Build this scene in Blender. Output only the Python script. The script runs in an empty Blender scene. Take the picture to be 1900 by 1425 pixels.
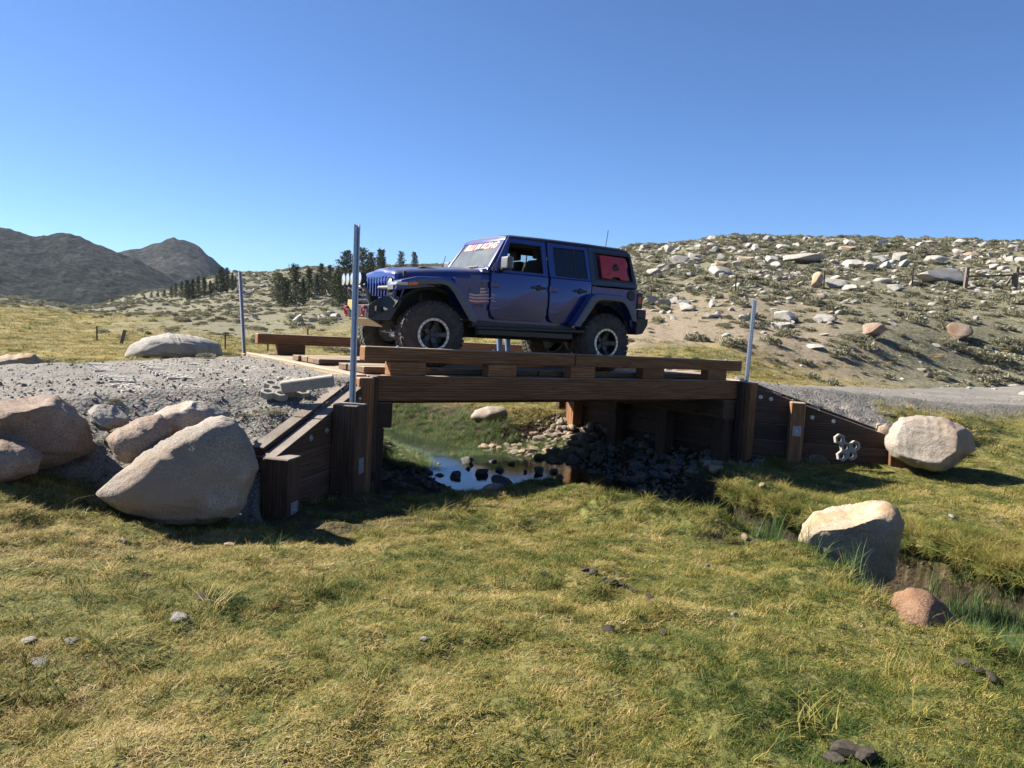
import bpy, bmesh, math, random
import numpy as np
from mathutils import Vector, Matrix, Quaternion

# ------------------------------------------------------------------ camera, sky, sun, exposure
S = bpy.context.scene
COL = S.collection
CAMZ = 1.65
FPX, CX, CY = 1435.0, 950.0, 712.5              # focal length and centre in photograph pixels
PITCH, ROLL = 0.0829, math.radians(2.0)
cp, sp, cr, sr = math.cos(PITCH), math.sin(PITCH), math.cos(ROLL), math.sin(ROLL)
C_F = np.array([0, cp, -sp]); _u = np.array([0, sp, cp]); _x = np.array([1., 0, 0])
C_R = cr * _x + sr * _u; C_U = -sr * _x + cr * _u
cam = bpy.data.cameras.new('camera'); camo = bpy.data.objects.new('camera', cam); COL.objects.link(camo)
cam.sensor_width = 36.0; cam.lens = 36.0 * FPX / 1900.0; cam.clip_start = 0.05; cam.clip_end = 20000
camo.matrix_world = Matrix(((C_R[0], C_U[0], -C_F[0], 0), (C_R[1], C_U[1], -C_F[1], 0), (C_R[2], C_U[2], -C_F[2], CAMZ), (0, 0, 0, 1)))
S.camera = camo

SUN_EL, SUN_AZ = math.radians(38.0), math.radians(-73.5)     # azimuth from +Y towards +X
W_ = bpy.data.worlds.new('World'); S.world = W_; W_.use_nodes = True
nt = W_.node_tree; bg = nt.nodes['Background']
sky = nt.nodes.new('ShaderNodeTexSky'); sky.sky_type = 'NISHITA'; sky.sun_disc = False
sky.sun_elevation = SUN_EL; sky.sun_rotation = SUN_AZ % (2 * math.pi)
sky.altitude = 2700; sky.air_density = 1.0; sky.dust_density = 1.5; sky.ozone_density = 10.0
nt.links.new(sky.outputs[0], bg.inputs[0]); bg.inputs[1].default_value = 0.058
sl = bpy.data.lights.new('sun', 'SUN'); sl.energy = 5.0; sl.angle = math.radians(0.53); sl.color = (1.0, 0.93, 0.82)
so = bpy.data.objects.new('sun', sl); COL.objects.link(so)
sun_dir = Vector((math.sin(SUN_AZ) * math.cos(SUN_EL), math.cos(SUN_AZ) * math.cos(SUN_EL), math.sin(SUN_EL)))
so.rotation_euler = (-sun_dir).to_track_quat('-Z', 'Y').to_euler(); so.location = (-30, 5, 30)
vs = S.view_settings; vs.view_transform = 'Standard'; vs.look = 'None'; vs.gamma = 1.0; vs.use_curve_mapping = False
vs.exposure = 1.55
S.cycles.max_bounces = 8; S.cycles.diffuse_bounces = 3; S.cycles.glossy_bounces = 3; S.cycles.transmission_bounces = 6
S.cycles.transparent_max_bounces = 12; S.cycles.caustics_reflective = False; S.cycles.caustics_refractive = False

rnd = random.Random(7); rng = np.random.default_rng(11)

# ------------------------------------------------------------------ maths helpers
def sstep(a, b, x):
    t = np.clip((x - a) / (b - a), 0, 1); return t * t * (3 - 2 * t)
def _hash(ix, iy, seed):
    h = (ix.astype(np.int64) * 374761393 + iy.astype(np.int64) * 668265263 + seed * 1442695041) & 0x7fffffff
    h = ((h ^ (h >> 13)) * 1274126177) & 0x7fffffff
    return ((h ^ (h >> 16)) & 0xffff) / 65535.0
def vnoise(x, y, s, seed=0):
    x = np.asarray(x, float) / s; y = np.asarray(y, float) / s
    ix = np.floor(x); iy = np.floor(y); fx = x - ix; fy = y - iy
    fx = fx * fx * (3 - 2 * fx); fy = fy * fy * (3 - 2 * fy)
    a = _hash(ix, iy, seed); b = _hash(ix + 1, iy, seed); c = _hash(ix, iy + 1, seed); d = _hash(ix + 1, iy + 1, seed)
    return (a * (1 - fx) + b * fx) * (1 - fy) + (c * (1 - fx) + d * fx) * fy * 1.0 - 0.5
def fbm(x, y, s, seed=0, o=3):
    r = 0; amp = 1.0
    for k in range(o):
        r = r + amp * vnoise(x, y, s / 2 ** k, seed + 17 * k); amp *= .5
    return r
def unp(px, py, d):                              # world point seen at a photograph pixel at forward distance d
    r = C_R * (px - CX) / FPX - C_U * (py - CY) / FPX + C_F
    return Vector((r[0] * d, r[1] * d, r[2] * d + CAMZ))

# ------------------------------------------------------------------ bridge frame
HD, GR = 0.5887, -0.0247
P0 = np.array([-1.8613, 9.9251, -0.7799 + CAMZ]); BL, BW = 7.21, 5.2
A2 = np.array([math.cos(HD), math.sin(HD)]); V2 = np.array([-math.sin(HD), math.cos(HD)])
_a = Vector((A2[0] * math.cos(GR), A2[1] * math.cos(GR), math.sin(GR))); _v = Vector((V2[0], V2[1], 0)); _w = _a.cross(_v)
MB_BR = Matrix(((_a.x, _v.x, _w.x, P0[0]), (_a.y, _v.y, _w.y, P0[1]), (_a.z, _v.z, _w.z, P0[2]), (0, 0, 0, 1)))

# ------------------------------------------------------------------ terrain (heights relative to the camera, then + CAMZ)
T_px = [-700, 0, 150, 300, 440, 600, 780, 950, 1200, 1350, 1500, 1900, 2600]
T_r = [8, 20, 30, 45, 70, 100, 150, 220, 330, 520, 900]
T_z = np.array([
 [-1.9, -1.9, -1.7, -1.4, -.8, 0, 1.0, 2.5, 3, 2, 0],
 [-1.9, -1.9, -1.9, -1.7, -1.2, -.6, .3, 1.2, 1.5, 0, 0],
 [-1.9, -1.9, -1.9, -1.85, -1.6, -1.3, -1.0, -.5, -2, -4, -5],
 [-1.9, -1.9, -1.9, -1.85, -1.5, -1.0, .6, 3.8, 2, -4, -6],
 [-1.9, -1.9, -1.9, -1.8, -1.2, .2, 3.6, 9.7, 9, 2, -4],
 [-1.9, -1.9, -1.9, -1.5, -.4, 1.5, 5.5, 12.4, 13, 8, 0],
 [-1.9, -2.05, -1.7, -.9, .8, 3.6, 8.5, 14.2, 15, 10, 0],
 [-1.9, -2.05, -1.3, .2, 2.5, 5.5, 10, 15, 15, 10, 0],
 [-2.0, -1.65, -.75, 1.5, 5.2, 9.8, 11.5, 11, 9, 6, 0],
 [-2.1, -1.65, -.75, 1.9, 6.0, 11.2, 13.2, 12, 9, 6, 0],
 [-2.1, -1.7, -1.0, 1.5, 5.5, 10.9, 12.8, 11.5, 9, 6, 0],
 [-2.1, -1.95, -1.6, .6, 4.6, 9.9, 11.4, 10.5, 8, 5, 0],
 [-2.1, -1.95, -1.7, -.6, 3.2, 8.5, 10, 9, 7, 5, 0]])
T_th = np.arctan((np.array(T_px) - CX) / FPX); T_lr = np.log(np.array(T_r, float))
def _cr(tab, xs, x):                             # Catmull-Rom weights on uneven knots (as indices)
    i = np.clip(np.searchsorted(xs, x) - 1, 0, len(xs) - 2)
    t = np.clip((x - xs[i]) / (xs[i + 1] - xs[i]), 0, 1)
    return i, t
def far_z(x, y):
    r = np.hypot(x, y); th = np.arctan2(x, y)
    i, t = _cr(None, T_th, th); j, s = _cr(None, T_lr, np.log(np.maximum(r, 1)))
    t = t * t * (3 - 2 * t)
    n = len(T_r)
    def row(ii):
        p0 = T_z[ii, np.clip(j - 1, 0, n - 1)]; p1 = T_z[ii, j]; p2 = T_z[ii, j + 1]; p3 = T_z[ii, np.clip(j + 2, 0, n - 1)]
        return .5 * ((2 * p1) + (-p0 + p2) * s + (2 * p0 - 5 * p1 + 4 * p2 - p3) * s * s + (-p0 + 3 * p1 - 3 * p2 + p3) * s ** 3)
    return row(i) * (1 - t) + row(i + 1) * t
# creek centre line: x, y, half width, bank width
CREEK = np.array([(-40, 34, .3, .8, -2.5), (-20, 28, .3, .8, -2.6), (-9, 22, .3, 1.2, -2.68), (-5, 19.4, .25, 1.8, -2.72), (-2.8, 17.6, .25, 2.2, -2.78), (-1.4, 16.2, .35, 1.9, -2.82), (-.1, 14.7, 1.2, 1.5, -2.85), (.8, 13.0, 1.1, 1.2, -2.87), (1.45, 11.3, .85, .9, -2.92),
                  (2.15, 9.95, .80, .40, -3.0), (2.9, 8.75, .86, .2, -3.0), (3.5, 7.6, .86, .15, -2.9), (3.75, 6.5, .88, .2, -2.55), (3.95, 5.4, .95, .5, -2.36), (4.4, 4.2, 1.0, .7, -2.3), (6, 2.2, .9, .7, -2.3), (10, -1, .8, .6, -2.35), (16, -4, .8, .6, -2.4)])
def creek_d(x, y):
    best = np.full(np.shape(x), 1e9); hw = np.zeros_like(best); bw = np.zeros_like(best); wl = np.zeros_like(best)
    for k in range(len(CREEK) - 1):
        ax, ay, h0, b0, w0 = CREEK[k]; bx, by, h1, b1, w1 = CREEK[k + 1]
        dx, dy = bx - ax, by - ay; t = np.clip(((x - ax) * dx + (y - ay) * dy) / (dx * dx + dy * dy), 0, 1)
        d = np.hypot(x - ax - t * dx, y - ay - t * dy); m = d < best
        best = np.where(m, d, best); hw = np.where(m, h0 + (h1 - h0) * t, hw); bw = np.where(m, b0 + (b1 - b0) * t, bw); wl = np.where(m, w0 + (w1 - w0) * t, wl)
    return best, hw, bw, wl
WATER = -2.85
MOUNDS = [(1.1, 8.3, .33, .20), (1.55, 7.95, .33, .24), (1.95, 7.5, .32, .22), (2.35, 6.6, .28, .04), (2.35, 5.6, .36, .08), (2.15, 4.75, .36, .12), (2.4, 4.35, .3, .08), (-.2, 8.3, .9, .03), (.25, 8.2, .4, .08),
          (-2.2, 4.2, .7, .06), (1.2, 3.4, .25, .07), (2.0, 3.3, .25, .06), (-.9, 3.6, .4, .05), (.4, 5.2, .8, .05), (3.1, 9.4, .5, .08), (4.6, 7.9, .6, .08)]
def bridge_uv(x, y):
    dx, dy = x - P0[0], y - P0[1]
    return dx * A2[0] + dy * A2[1], dx * V2[0] + dy * V2[1]
def road_parts(x, y):
    u, v = bridge_uv(x, y)
    zr = np.interp(u, [-60, -30, -15, -8, -4, -1, 0, BL, BL + 3, BL + 8, BL + 14, BL + 25, BL + 45, BL + 80],
                   [-1.6, -1.6, -1.45, -1.2, -.98, -.85, -.80, -.96, -1.2, -1.62, -1.85, -1.95, -1.2, 1.5])
    off = np.maximum(np.maximum(-v, v - BW + .2), 0)
    lim = np.maximum(np.maximum(-v, v - BW), 0)
    side = np.where(u < BL / 2, -u, u - BL)
    valid = side > np.minimum(lim, 1.75) + .12
    sl = np.where(v < 0, .38 + .22 * sstep(1.2, 2.6, side) * sstep(BL / 2, 0, u), .38)
    ze = zr - sl * off - .55 * np.maximum(off - 1.7, 0)
    return u, v, zr, off, valid, ze, side
def H(x, y, want=False):
    x = np.asarray(x, float); y = np.asarray(y, float); r = np.hypot(x, y)
    M = -1.60 - .40 * sstep(2.5, 8.5, y) - sstep(2.6, 4.4, x) * (.08 * sstep(5.5, 8.5, y) + .27 * sstep(8.8, 11, y)) + .34 * sstep(-2.3, -4.6, x) * sstep(3.5, 6.5, y) * sstep(13, 9, y) - .17 * np.exp(-((x - .2) / 1.7) ** 2 - ((y - 8.8) / 1.3) ** 2)
    s = sstep(13, 24, r); z = M * (1 - s) + far_z(x, y) * s
    near = sstep(60, 20, r)
    z = z + near * (.10 * fbm(x, y, 2.6, 3) + .09 * fbm(x, y, .6, 9, 2) + .05 * fbm(x, y, .24, 13, 2) * sstep(16, 9, r)) + (1 - near) * (.9 * fbm(x, y, 26, 31) + .3 * fbm(x, y, 6, 37, 2)) * sstep(30, 95, r)
    for mx, my, ms, mh in MOUNDS:
        z = z + mh * np.exp(-((x - mx) ** 2 + (y - my) ** 2) / ms ** 2)
    cd, hw, bw, wl = creek_d(x + .25 * vnoise(x, y, .6, 71), y + .25 * vnoise(x, y, .6, 73)); e = cd - hw
    bed = wl - .12 + .06 * vnoise(x, y, .5, 5)
    k = sstep(0, 1, e / bw)
    u, v, zr, off, valid, ze, side = road_parts(x, y)
    uw = sstep(-.9, .3, u) * sstep(BL + .6, BL - .2, u) * sstep(-1.3, -.1, v) * sstep(5.6, 4.4, v) * sstep(1.2, 2.4, u + .6 * (4.4 - v))
    under = uw > .5
    zc = np.where(e < bw, bed * (1 - k) + z * k, z)
    z = zc * (1 - uw) + uw * np.minimum(z, bed + .04 + .13 * np.maximum(e, 0) + .25 * sstep(.4, 2.4, e))
    base = z
    wroad = np.where(valid, sstep(np.where(u > BL, 6.0, 1.0), 0, off) * sstep(45, 30, np.abs(u)), 0)
    rough = .05 * fbm(x, y, .5, 51, 2) + .045 * fbm(x, y, .16, 57, 2)
    rut = -.03 * (np.exp(-((v - .9) / .35) ** 2) + np.exp(-((v - 2.6) / .35) ** 2))
    ze = ze + rough * (.6 + .6 * sstep(0, .6, off)) + rut
    z2 = z * (1 - wroad) + (ze * sstep(1.2, .4, off) + (zr - .10 * off + rough) * (1 - sstep(1.2, .4, off))) * wroad
    z2 = np.where((u > BL) & (v < 0), z, z2)
    z = np.where(valid & (np.abs(u) < 40), np.maximum(z2, np.where(off < 4, ze, -99)), z)
    if want:
        grav = np.where(valid, np.maximum(sstep(-.02, .10, ze - base) * sstep(3.2 - 2.7 * sstep(1.2, 4.0, u - BL), 2.2 - 2.2 * sstep(1.2, 4.0, u - BL), off), sstep(1.0, 0, off) * sstep(45, 30, np.abs(u))), 0)
        return z + CAMZ, dict(wl=wl, e=e, hw=hw, bw=bw, u=u, v=v, off=off, grav=grav, under=under, r=r, valid=valid, side=side)
    return z + CAMZ
def Hs(x, y): return float(H(np.array([x]), np.array([y]))[0])
_D = np.concatenate([np.arange(2.2, 40, .03), np.arange(40, 400, .4)])
def ghit(px, py):                                # where the line of sight of a photograph pixel meets the ground
    r = C_R * (px - CX) / FPX - C_U * (py - CY) / FPX + C_F
    X, Y, Z = r[0] * _D, r[1] * _D, r[2] * _D + CAMZ
    m = Z <= H(X, Y)
    i = int(np.argmax(m)) if m.any() else len(_D) - 1
    return Vector((X[i], Y[i], float(H(X[i:i + 1], Y[i:i + 1])[0]))), float(_D[i])

# ------------------------------------------------------------------ node helpers
def new_mat(name):
    m = bpy.data.materials.new(name); m.use_nodes = True
    t = m.node_tree; return m, t, t.nodes['Principled BSDF']
def nd(t, typ, **kw):
    n = t.nodes.new('ShaderNode' + typ)
    for k, v in kw.items():
        if k in n.inputs.keys() if isinstance(k, str) else False: n.inputs[k].default_value = v
        else: setattr(n, k, v)
    return n
def noise(t, vec, scale, detail=4, rough=.55, dist=0.0):
    n = t.nodes.new('ShaderNodeTexNoise'); n.inputs['Scale'].default_value = scale; n.inputs['Detail'].default_value = detail
    n.inputs['Roughness'].default_value = rough; n.inputs['Distortion'].default_value = dist
    if vec is not None: t.links.new(vec, n.inputs['Vector'])
    return n.outputs['Fac']
def ramp(t, fac, stops):
    n = t.nodes.new('ShaderNodeValToRGB'); e = n.color_ramp.elements
    while len(e) < len(stops): e.new(0.5)
    for k, (p, c) in enumerate(stops):
        e[k].position = p; e[k].color = (*c, 1) if len(c) == 3 else c
    t.links.new(fac, n.inputs[0]); return n.outputs[0]
def mix(t, fac, a, b, mode='MIX'):
    n = t.nodes.new('ShaderNodeMix'); n.data_type = 'RGBA'; n.blend_type = mode
    for sock, v in ((n.inputs[0], fac), (n.inputs[6], a), (n.inputs[7], b)):
        if hasattr(v, 'links') or hasattr(v, 'is_linked'): t.links.new(v, sock)
        else: sock.default_value = v if not isinstance(v, tuple) else (*v, 1)
    return n.outputs[2]
def math_(t, op, a, b=0.0, clamp=False):
    n = t.nodes.new('ShaderNodeMath'); n.operation = op; n.use_clamp = clamp
    for k, v in ((0, a), (1, b)):
        if hasattr(v, 'is_linked'): t.links.new(v, n.inputs[k])
        else: n.inputs[k].default_value = v
    return n.outputs[0]
def bump(t, bsdf, h, strength=.5, dist=.02):
    n = t.nodes.new('ShaderNodeBump'); n.inputs['Strength'].default_value = strength; n.inputs['Distance'].default_value = dist
    t.links.new(h, n.inputs['Height']); t.links.new(n.outputs[0], bsdf.inputs['Normal'])
def tc(t, which='Object'):
    return t.nodes.new('ShaderNodeTexCoord').outputs[which]
def scaled(t, vec, s, rand=False):
    n = t.nodes.new('ShaderNodeMapping'); t.links.new(vec, n.inputs['Vector']); n.inputs['Scale'].default_value = s
    if rand:
        oi = t.nodes.new('ShaderNodeObjectInfo'); mu = math_(t, 'MULTIPLY', oi.outputs['Random'], 37.0)
        cb = t.nodes.new('ShaderNodeCombineXYZ')
        for k in range(3): t.links.new(mu, cb.inputs[k])
        t.links.new(cb.outputs[0], n.inputs['Location'])
    return n.outputs[0]
def attr(t, name, typ='GEOMETRY'):
    n = t.nodes.new('ShaderNodeAttribute'); n.attribute_name = name; n.attribute_type = typ; return n
def plain(name, col, rough=.6, metal=0.0, var=0.15, scale=20.0, bumpy=0.0, coat=0.0, spec=.5):
    m, t, b = new_mat(name); v = scaled(t, tc(t), (1, 1, 1), True)
    f = noise(t, v, scale, 5)
    dk = tuple(c * (1 - var) for c in col); lt = tuple(min(1, c * (1 + var)) for c in col)
    t.links.new(ramp(t, f, [(.3, dk), (.7, lt)]), b.inputs['Base Color'])
    b.inputs['Roughness'].default_value = rough; b.inputs['Metallic'].default_value = metal
    b.inputs['Coat Weight'].default_value = coat; b.inputs['Specular IOR Level'].default_value = spec
    if bumpy: bump(t, b, f, bumpy, .01)
    return m

# ------------------------------------------------------------------ mesh helpers
def tag(o, label=None, cat=None, group=None, kind=None):
    for k, v in (('label', label), ('category', cat), ('group', group), ('kind', kind)):
        if v: o[k] = v
    return o
def link(name, me, parent=None, mat=None):
    o = bpy.data.objects.new(name, me); COL.objects.link(o)
    if parent: o.parent = parent
    if mat: me.materials.append(mat)
    return o
def empty(name, loc=(0, 0, 0), rz=0, label=None, cat=None, group=None):
    o = bpy.data.objects.new(name, None); COL.objects.link(o); o.location = loc; o.rotation_euler = (0, 0, rz); o.empty_display_size = .2
    return tag(o, label, cat, group)
def copy_tree(o, parent=None):
    c = o.copy(); COL.objects.link(c); c.parent = parent
    for ch in list(o.children): copy_tree(ch, c)
    return c
class G:
    """collects vertices and faces of one mesh"""
    def __init__(s): s.v = []; s.f = []; s.m = []
    def add(s, V, F, mi=0):
        o = len(s.v); s.v += [tuple(p) for p in V]; s.f += [tuple(i + o for i in f) for f in F]; s.m += [mi] * len(F); return s
    def box(s, lo, hi, mi=0, M=None):
        (a, b, c), (d, e, f) = lo, hi
        V = [(a, b, c), (d, b, c), (d, e, c), (a, e, c), (a, b, f), (d, b, f), (d, e, f), (a, e, f)]
        if M is not None: V = [M @ Vector(p) for p in V]
        return s.add(V, [(0, 3, 2, 1), (4, 5, 6, 7), (0, 1, 5, 4), (1, 2, 6, 5), (2, 3, 7, 6), (3, 0, 4, 7)], mi)
    def prism(s, poly, fy0, fy1, mi=0):          # poly in (x, z); y between fy0(z) (smaller) and fy1(z)
        g0 = fy0 if callable(fy0) else (lambda z: fy0); g1 = fy1 if callable(fy1) else (lambda z: fy1); n = len(poly)
        ar = sum(poly[i][0] * poly[(i + 1) % n][1] - poly[(i + 1) % n][0] * poly[i][1] for i in range(n))
        if ar < 0: poly = poly[::-1]
        V = [(x, g0(z), z) for x, z in poly] + [(x, g1(z), z) for x, z in poly]
        return s.add(V, [tuple(range(n)), tuple(range(2 * n - 1, n - 1, -1))] + [((i + 1) % n, i, n + i, n + (i + 1) % n) for i in range(n)], mi)
    def ring(s, outer, inner, fy0, fy1, mi=0, closed=True):
        g0 = fy0 if callable(fy0) else (lambda z: fy0); g1 = fy1 if callable(fy1) else (lambda z: fy1); n = len(outer)
        V = [(x, g0(z), z) for x, z in outer] + [(x, g0(z), z) for x, z in inner] + [(x, g1(z), z) for x, z in outer] + [(x, g1(z), z) for x, z in inner]
        F = []
        for i in range(n if closed else n - 1):
            j = (i + 1) % n
            F += [(i, j, n + j, n + i), (2 * n + j, 2 * n + i, 3 * n + i, 3 * n + j), (j, i, 2 * n + i, 2 * n + j), (n + i, n + j, 3 * n + j, 3 * n + i)]
        if not closed:
            F += [(0, n, 3 * n, 2 * n), (n - 1, 3 * n - 1, 4 * n - 1, 2 * n - 1)]
        return s.add(V, F, mi)
    def tube(s, path, r, n=8, mi=0, cap=True):
        P = [Vector(p) for p in path]; rr = r if hasattr(r, '__len__') else [r] * len(P); base = len(s.v); V = []; F = []
        up = Vector((0, 0, 1))
        for k, p in enumerate(P):
            d = (P[min(k + 1, len(P) - 1)] - P[max(k - 1, 0)]).normalized()
            a = d.cross(up)
            if a.length < .05: a = d.cross(Vector((1, 0, 0)))
            a.normalize(); b = a.cross(d)
            for i in range(n):
                t = 2 * math.pi * i / n; V.append(p + (a * math.cos(t) + b * math.sin(t)) * rr[k])
        for k in range(len(P) - 1):
            for i in range(n):
                j = (i + 1) % n; F.append((k * n + i, k * n + j, (k + 1) * n + j, (k + 1) * n + i))
        if cap: F += [tuple(range(n))[::-1], tuple(range((len(P) - 1) * n, len(P) * n))]
        return s.add(V, F, mi)
    def lathe(s, prof, n=24, mi=0, c=(0, 0, 0)):  # prof of (y, radius), turned about the y axis
        V = []; F = []; m = len(prof)
        for i in range(n):
            t = 2 * math.pi * i / n
            for y, r in prof: V.append((c[0] + r * math.cos(t), c[1] + y, c[2] + r * math.sin(t)))
        for i in range(n):
            j = (i + 1) % n
            for k in range(m - 1): F.append((i * m + k, i * m + k + 1, j * m + k + 1, j * m + k))
        return s.add(V, F, mi)
    def mesh(s, name, bevel=0.0, smooth=0.0, seg=1):
        me = bpy.data.meshes.new(name); me.from_pydata(s.v, [], s.f); me.polygons.foreach_set('material_index', s.m)
        bm = bmesh.new(); bm.from_mesh(me); bmesh.ops.recalc_face_normals(bm, faces=bm.faces)
        if bevel:
            ed = [e for e in bm.edges if e.is_manifold and e.calc_face_angle(0) > .5]
            bmesh.ops.bevel(bm, geom=ed, offset=bevel, segments=seg, affect='EDGES', profile=.6, clamp_overlap=True)
        bm.to_mesh(me); bm.free()
        if smooth:
            me.polygons.foreach_set('use_smooth', [True] * len(me.polygons))
            if smooth < 3: me.set_sharp_from_angle(angle=smooth)
        me.update(); return me
    def build(s, name, mats, parent=None, bevel=0.0, smooth=0.0, seg=1):
        me = s.mesh(name, bevel, smooth, seg); o = link(name, me, parent)
        for m in (mats if isinstance(mats, (list, tuple)) else [mats]): me.materials.append(m)
        return o
def mirror(pts): return [(x, -y, z) for x, y, z in pts]
# ------------------------------------------------------------------ materials of the land
def ground_mat():
    m, t, b = new_mat('meadow_soil'); P = t.nodes.new('ShaderNodeNewGeometry').outputs['Position']
    n1 = noise(t, P, .55, 6, .6); n2 = noise(t, P, 7, 6, .65); n3 = noise(t, P, 45, 4, .6); n4 = noise(t, P, .09, 5, .6); n5 = noise(t, P, 1.6, 6, .7)
    green = ramp(t, n2, [(.3, (.040, .050, .014)), (.5, (.095, .098, .028)), (.7, (.19, .16, .055))])
    dryc = ramp(t, n5, [(.3, (.15, .13, .045)), (.55, (.27, .21, .08)), (.75, (.34, .26, .11))])
    c = mix(t, ramp(t, n1, [(.46, (0, 0, 0)), (.70, (1, 1, 1))]), green, mix(t, .5, green, dryc))
    far = mix(t, ramp(t, noise(t, P, .22, 6, .65), [(.40, (0, 0, 0)), (.60, (1, 1, 1))]), ramp(t, n2, [(.30, (.060, .072, .022)), (.5, (.13, .125, .042)), (.68, (.21, .18, .07))]), ramp(t, n5, [(.30, (.15, .125, .042)), (.5, (.27, .21, .075)), (.68, (.38, .29, .12))]))
    c = mix(t, attr(t, 'farm').outputs['Fac'], c, far)
    soil = ramp(t, n2, [(.28, (0.143, 0.112, 0.076)), (.5, (0.251, 0.197, 0.139)), (.72, (0.358, 0.296, 0.224))])
    sage = ramp(t, n2, [(.34, (0.067, 0.069, 0.043)), (.48, (0.134, 0.128, 0.081)), (.60, (0.211, 0.186, 0.130)), (.72, (0.323, 0.291, 0.233))])
    sc = mix(t, attr(t, 'sage').outputs['Fac'], soil, sage)
    c = mix(t, attr(t, 'scrub').outputs['Fac'], c, sc)
    mud = ramp(t, n2, [(.3, (.018, .013, .009)), (.55, (.042, .030, .020)), (.75, (.09, .066, .045))])  # bank soil, darkened to imitate shade on the trench wall
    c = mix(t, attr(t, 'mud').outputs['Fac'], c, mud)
    vo = t.nodes.new('ShaderNodeTexVoronoi'); vo.inputs['Scale'].default_value = 22; t.links.new(P, vo.inputs['Vector'])
    vo2 = t.nodes.new('ShaderNodeTexVoronoi'); vo2.inputs['Scale'].default_value = 60; t.links.new(P, vo2.inputs['Vector'])
    gr = ramp(t, n3, [(.25, (0.080, 0.072, 0.061)), (.5, (0.160, 0.146, 0.124)), (.75, (0.272, 0.248, 0.212))])
    gr = mix(t, .30, gr, vo2.outputs['Color'], 'OVERLAY')
    gr = mix(t, math_(t, 'MULTIPLY', ramp(t, n1, [(.4, (0, 0, 0)), (.7, (1, 1, 1))]), .45), gr, (.33, .285, .225))
    hs = t.nodes.new('ShaderNodeHueSaturation'); hs.inputs['Saturation'].default_value = .75; t.links.new(gr, hs.inputs['Color'])
    c = mix(t, attr(t, 'grav').outputs['Fac'], c, hs.outputs[0])
    t.links.new(c, b.inputs['Base Color']); b.inputs['Roughness'].default_value = .95; b.inputs['Specular IOR Level'].default_value = .15
    h = math_(t, 'ADD', math_(t, 'MULTIPLY', n3, .5), math_(t, 'ADD', n2, math_(t, 'MULTIPLY', vo.outputs['Distance'], -.5)))
    bump(t, b, h, .9, .035)
    return m
M_GROUND = ground_mat()
def rock_mat(name, c0, c1, c2, stain=None, rough=.9, spk=1.0):
    m, t, b = new_mat(name); v = scaled(t, tc(t), (1, 1, 1), True)
    n1 = noise(t, v, 2.2, 7, .62); n2 = noise(t, v, 14, 6, .7); n3 = noise(t, v, 85, 3, .6)
    c = ramp(t, n1, [(.30, c0), (.5, c1), (.70, c2)])
    c = mix(t, math_(t, 'MULTIPLY', ramp(t, n3, [(.36, (1, 1, 1)), (.46, (0, 0, 0))]), .62 * spk), c, tuple(x * .30 for x in c0))
    c = mix(t, math_(t, 'MULTIPLY', ramp(t, n3, [(.58, (0, 0, 0)), (.70, (1, 1, 1))]), .5 * spk), c, tuple(min(1, x * 1.45) for x in c2))
    c = mix(t, math_(t, 'MULTIPLY', ramp(t, n2, [(.50, (0, 0, 0)), (.68, (1, 1, 1))]), .45), c, tuple(x * .62 for x in c1))
    if stain:
        n4 = noise(t, v, 1.3, 5, .65, .6)
        c = mix(t, math_(t, 'MULTIPLY', ramp(t, n4, [(.48, (0, 0, 0)), (.60, (1, 1, 1))]), .75), c, stain)
    t.links.new(c, b.inputs['Base Color']); b.inputs['Roughness'].default_value = rough; b.inputs['Specular IOR Level'].default_value = .25
    h = math_(t, 'ADD', math_(t, 'ADD', n2, math_(t, 'MULTIPLY', n3, .35)), math_(t, 'MULTIPLY', n1, .6))
    bump(t, b, h, .75, .03)
    return m
R_GREY = rock_mat('granite_grey', (0.208, 0.192, 0.172), (0.320, 0.296, 0.260), (0.416, 0.384, 0.336))
R_TAN = rock_mat('granite_tan', (0.240, 0.188, 0.132), (0.368, 0.292, 0.208), (0.448, 0.376, 0.288), (0.336, 0.208, 0.096))
R_RED = rock_mat('granite_rust', (.165, .12, .088), (.26, .195, .15), (.345, .28, .225), (.22, .135, .08))
R_WARM = rock_mat('granite_warm', (0.216, 0.184, 0.152), (0.312, 0.272, 0.228), (0.392, 0.348, 0.296), (0.264, 0.200, 0.148), spk=1.25)
R_PALE = rock_mat('granite_pale', (0.272, 0.256, 0.232), (0.376, 0.356, 0.324), (0.464, 0.440, 0.400), (0.288, 0.256, 0.216), spk=.7)
R_MIX = rock_mat('cobble_stone', (0.176, 0.144, 0.112), (0.296, 0.248, 0.200), (0.416, 0.368, 0.308), (0.288, 0.184, 0.104))
R_RUST = rock_mat('granite_russet', (.13, .075, .045), (.21, .125, .075), (.29, .19, .125), (.17, .085, .04))
R_SLATE = rock_mat('bank_stone', (.11, .11, .105), (.19, .185, .175), (.29, .28, .26))  # tone darkened to deepen the shade under the bridge; wet stones share it

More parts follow.
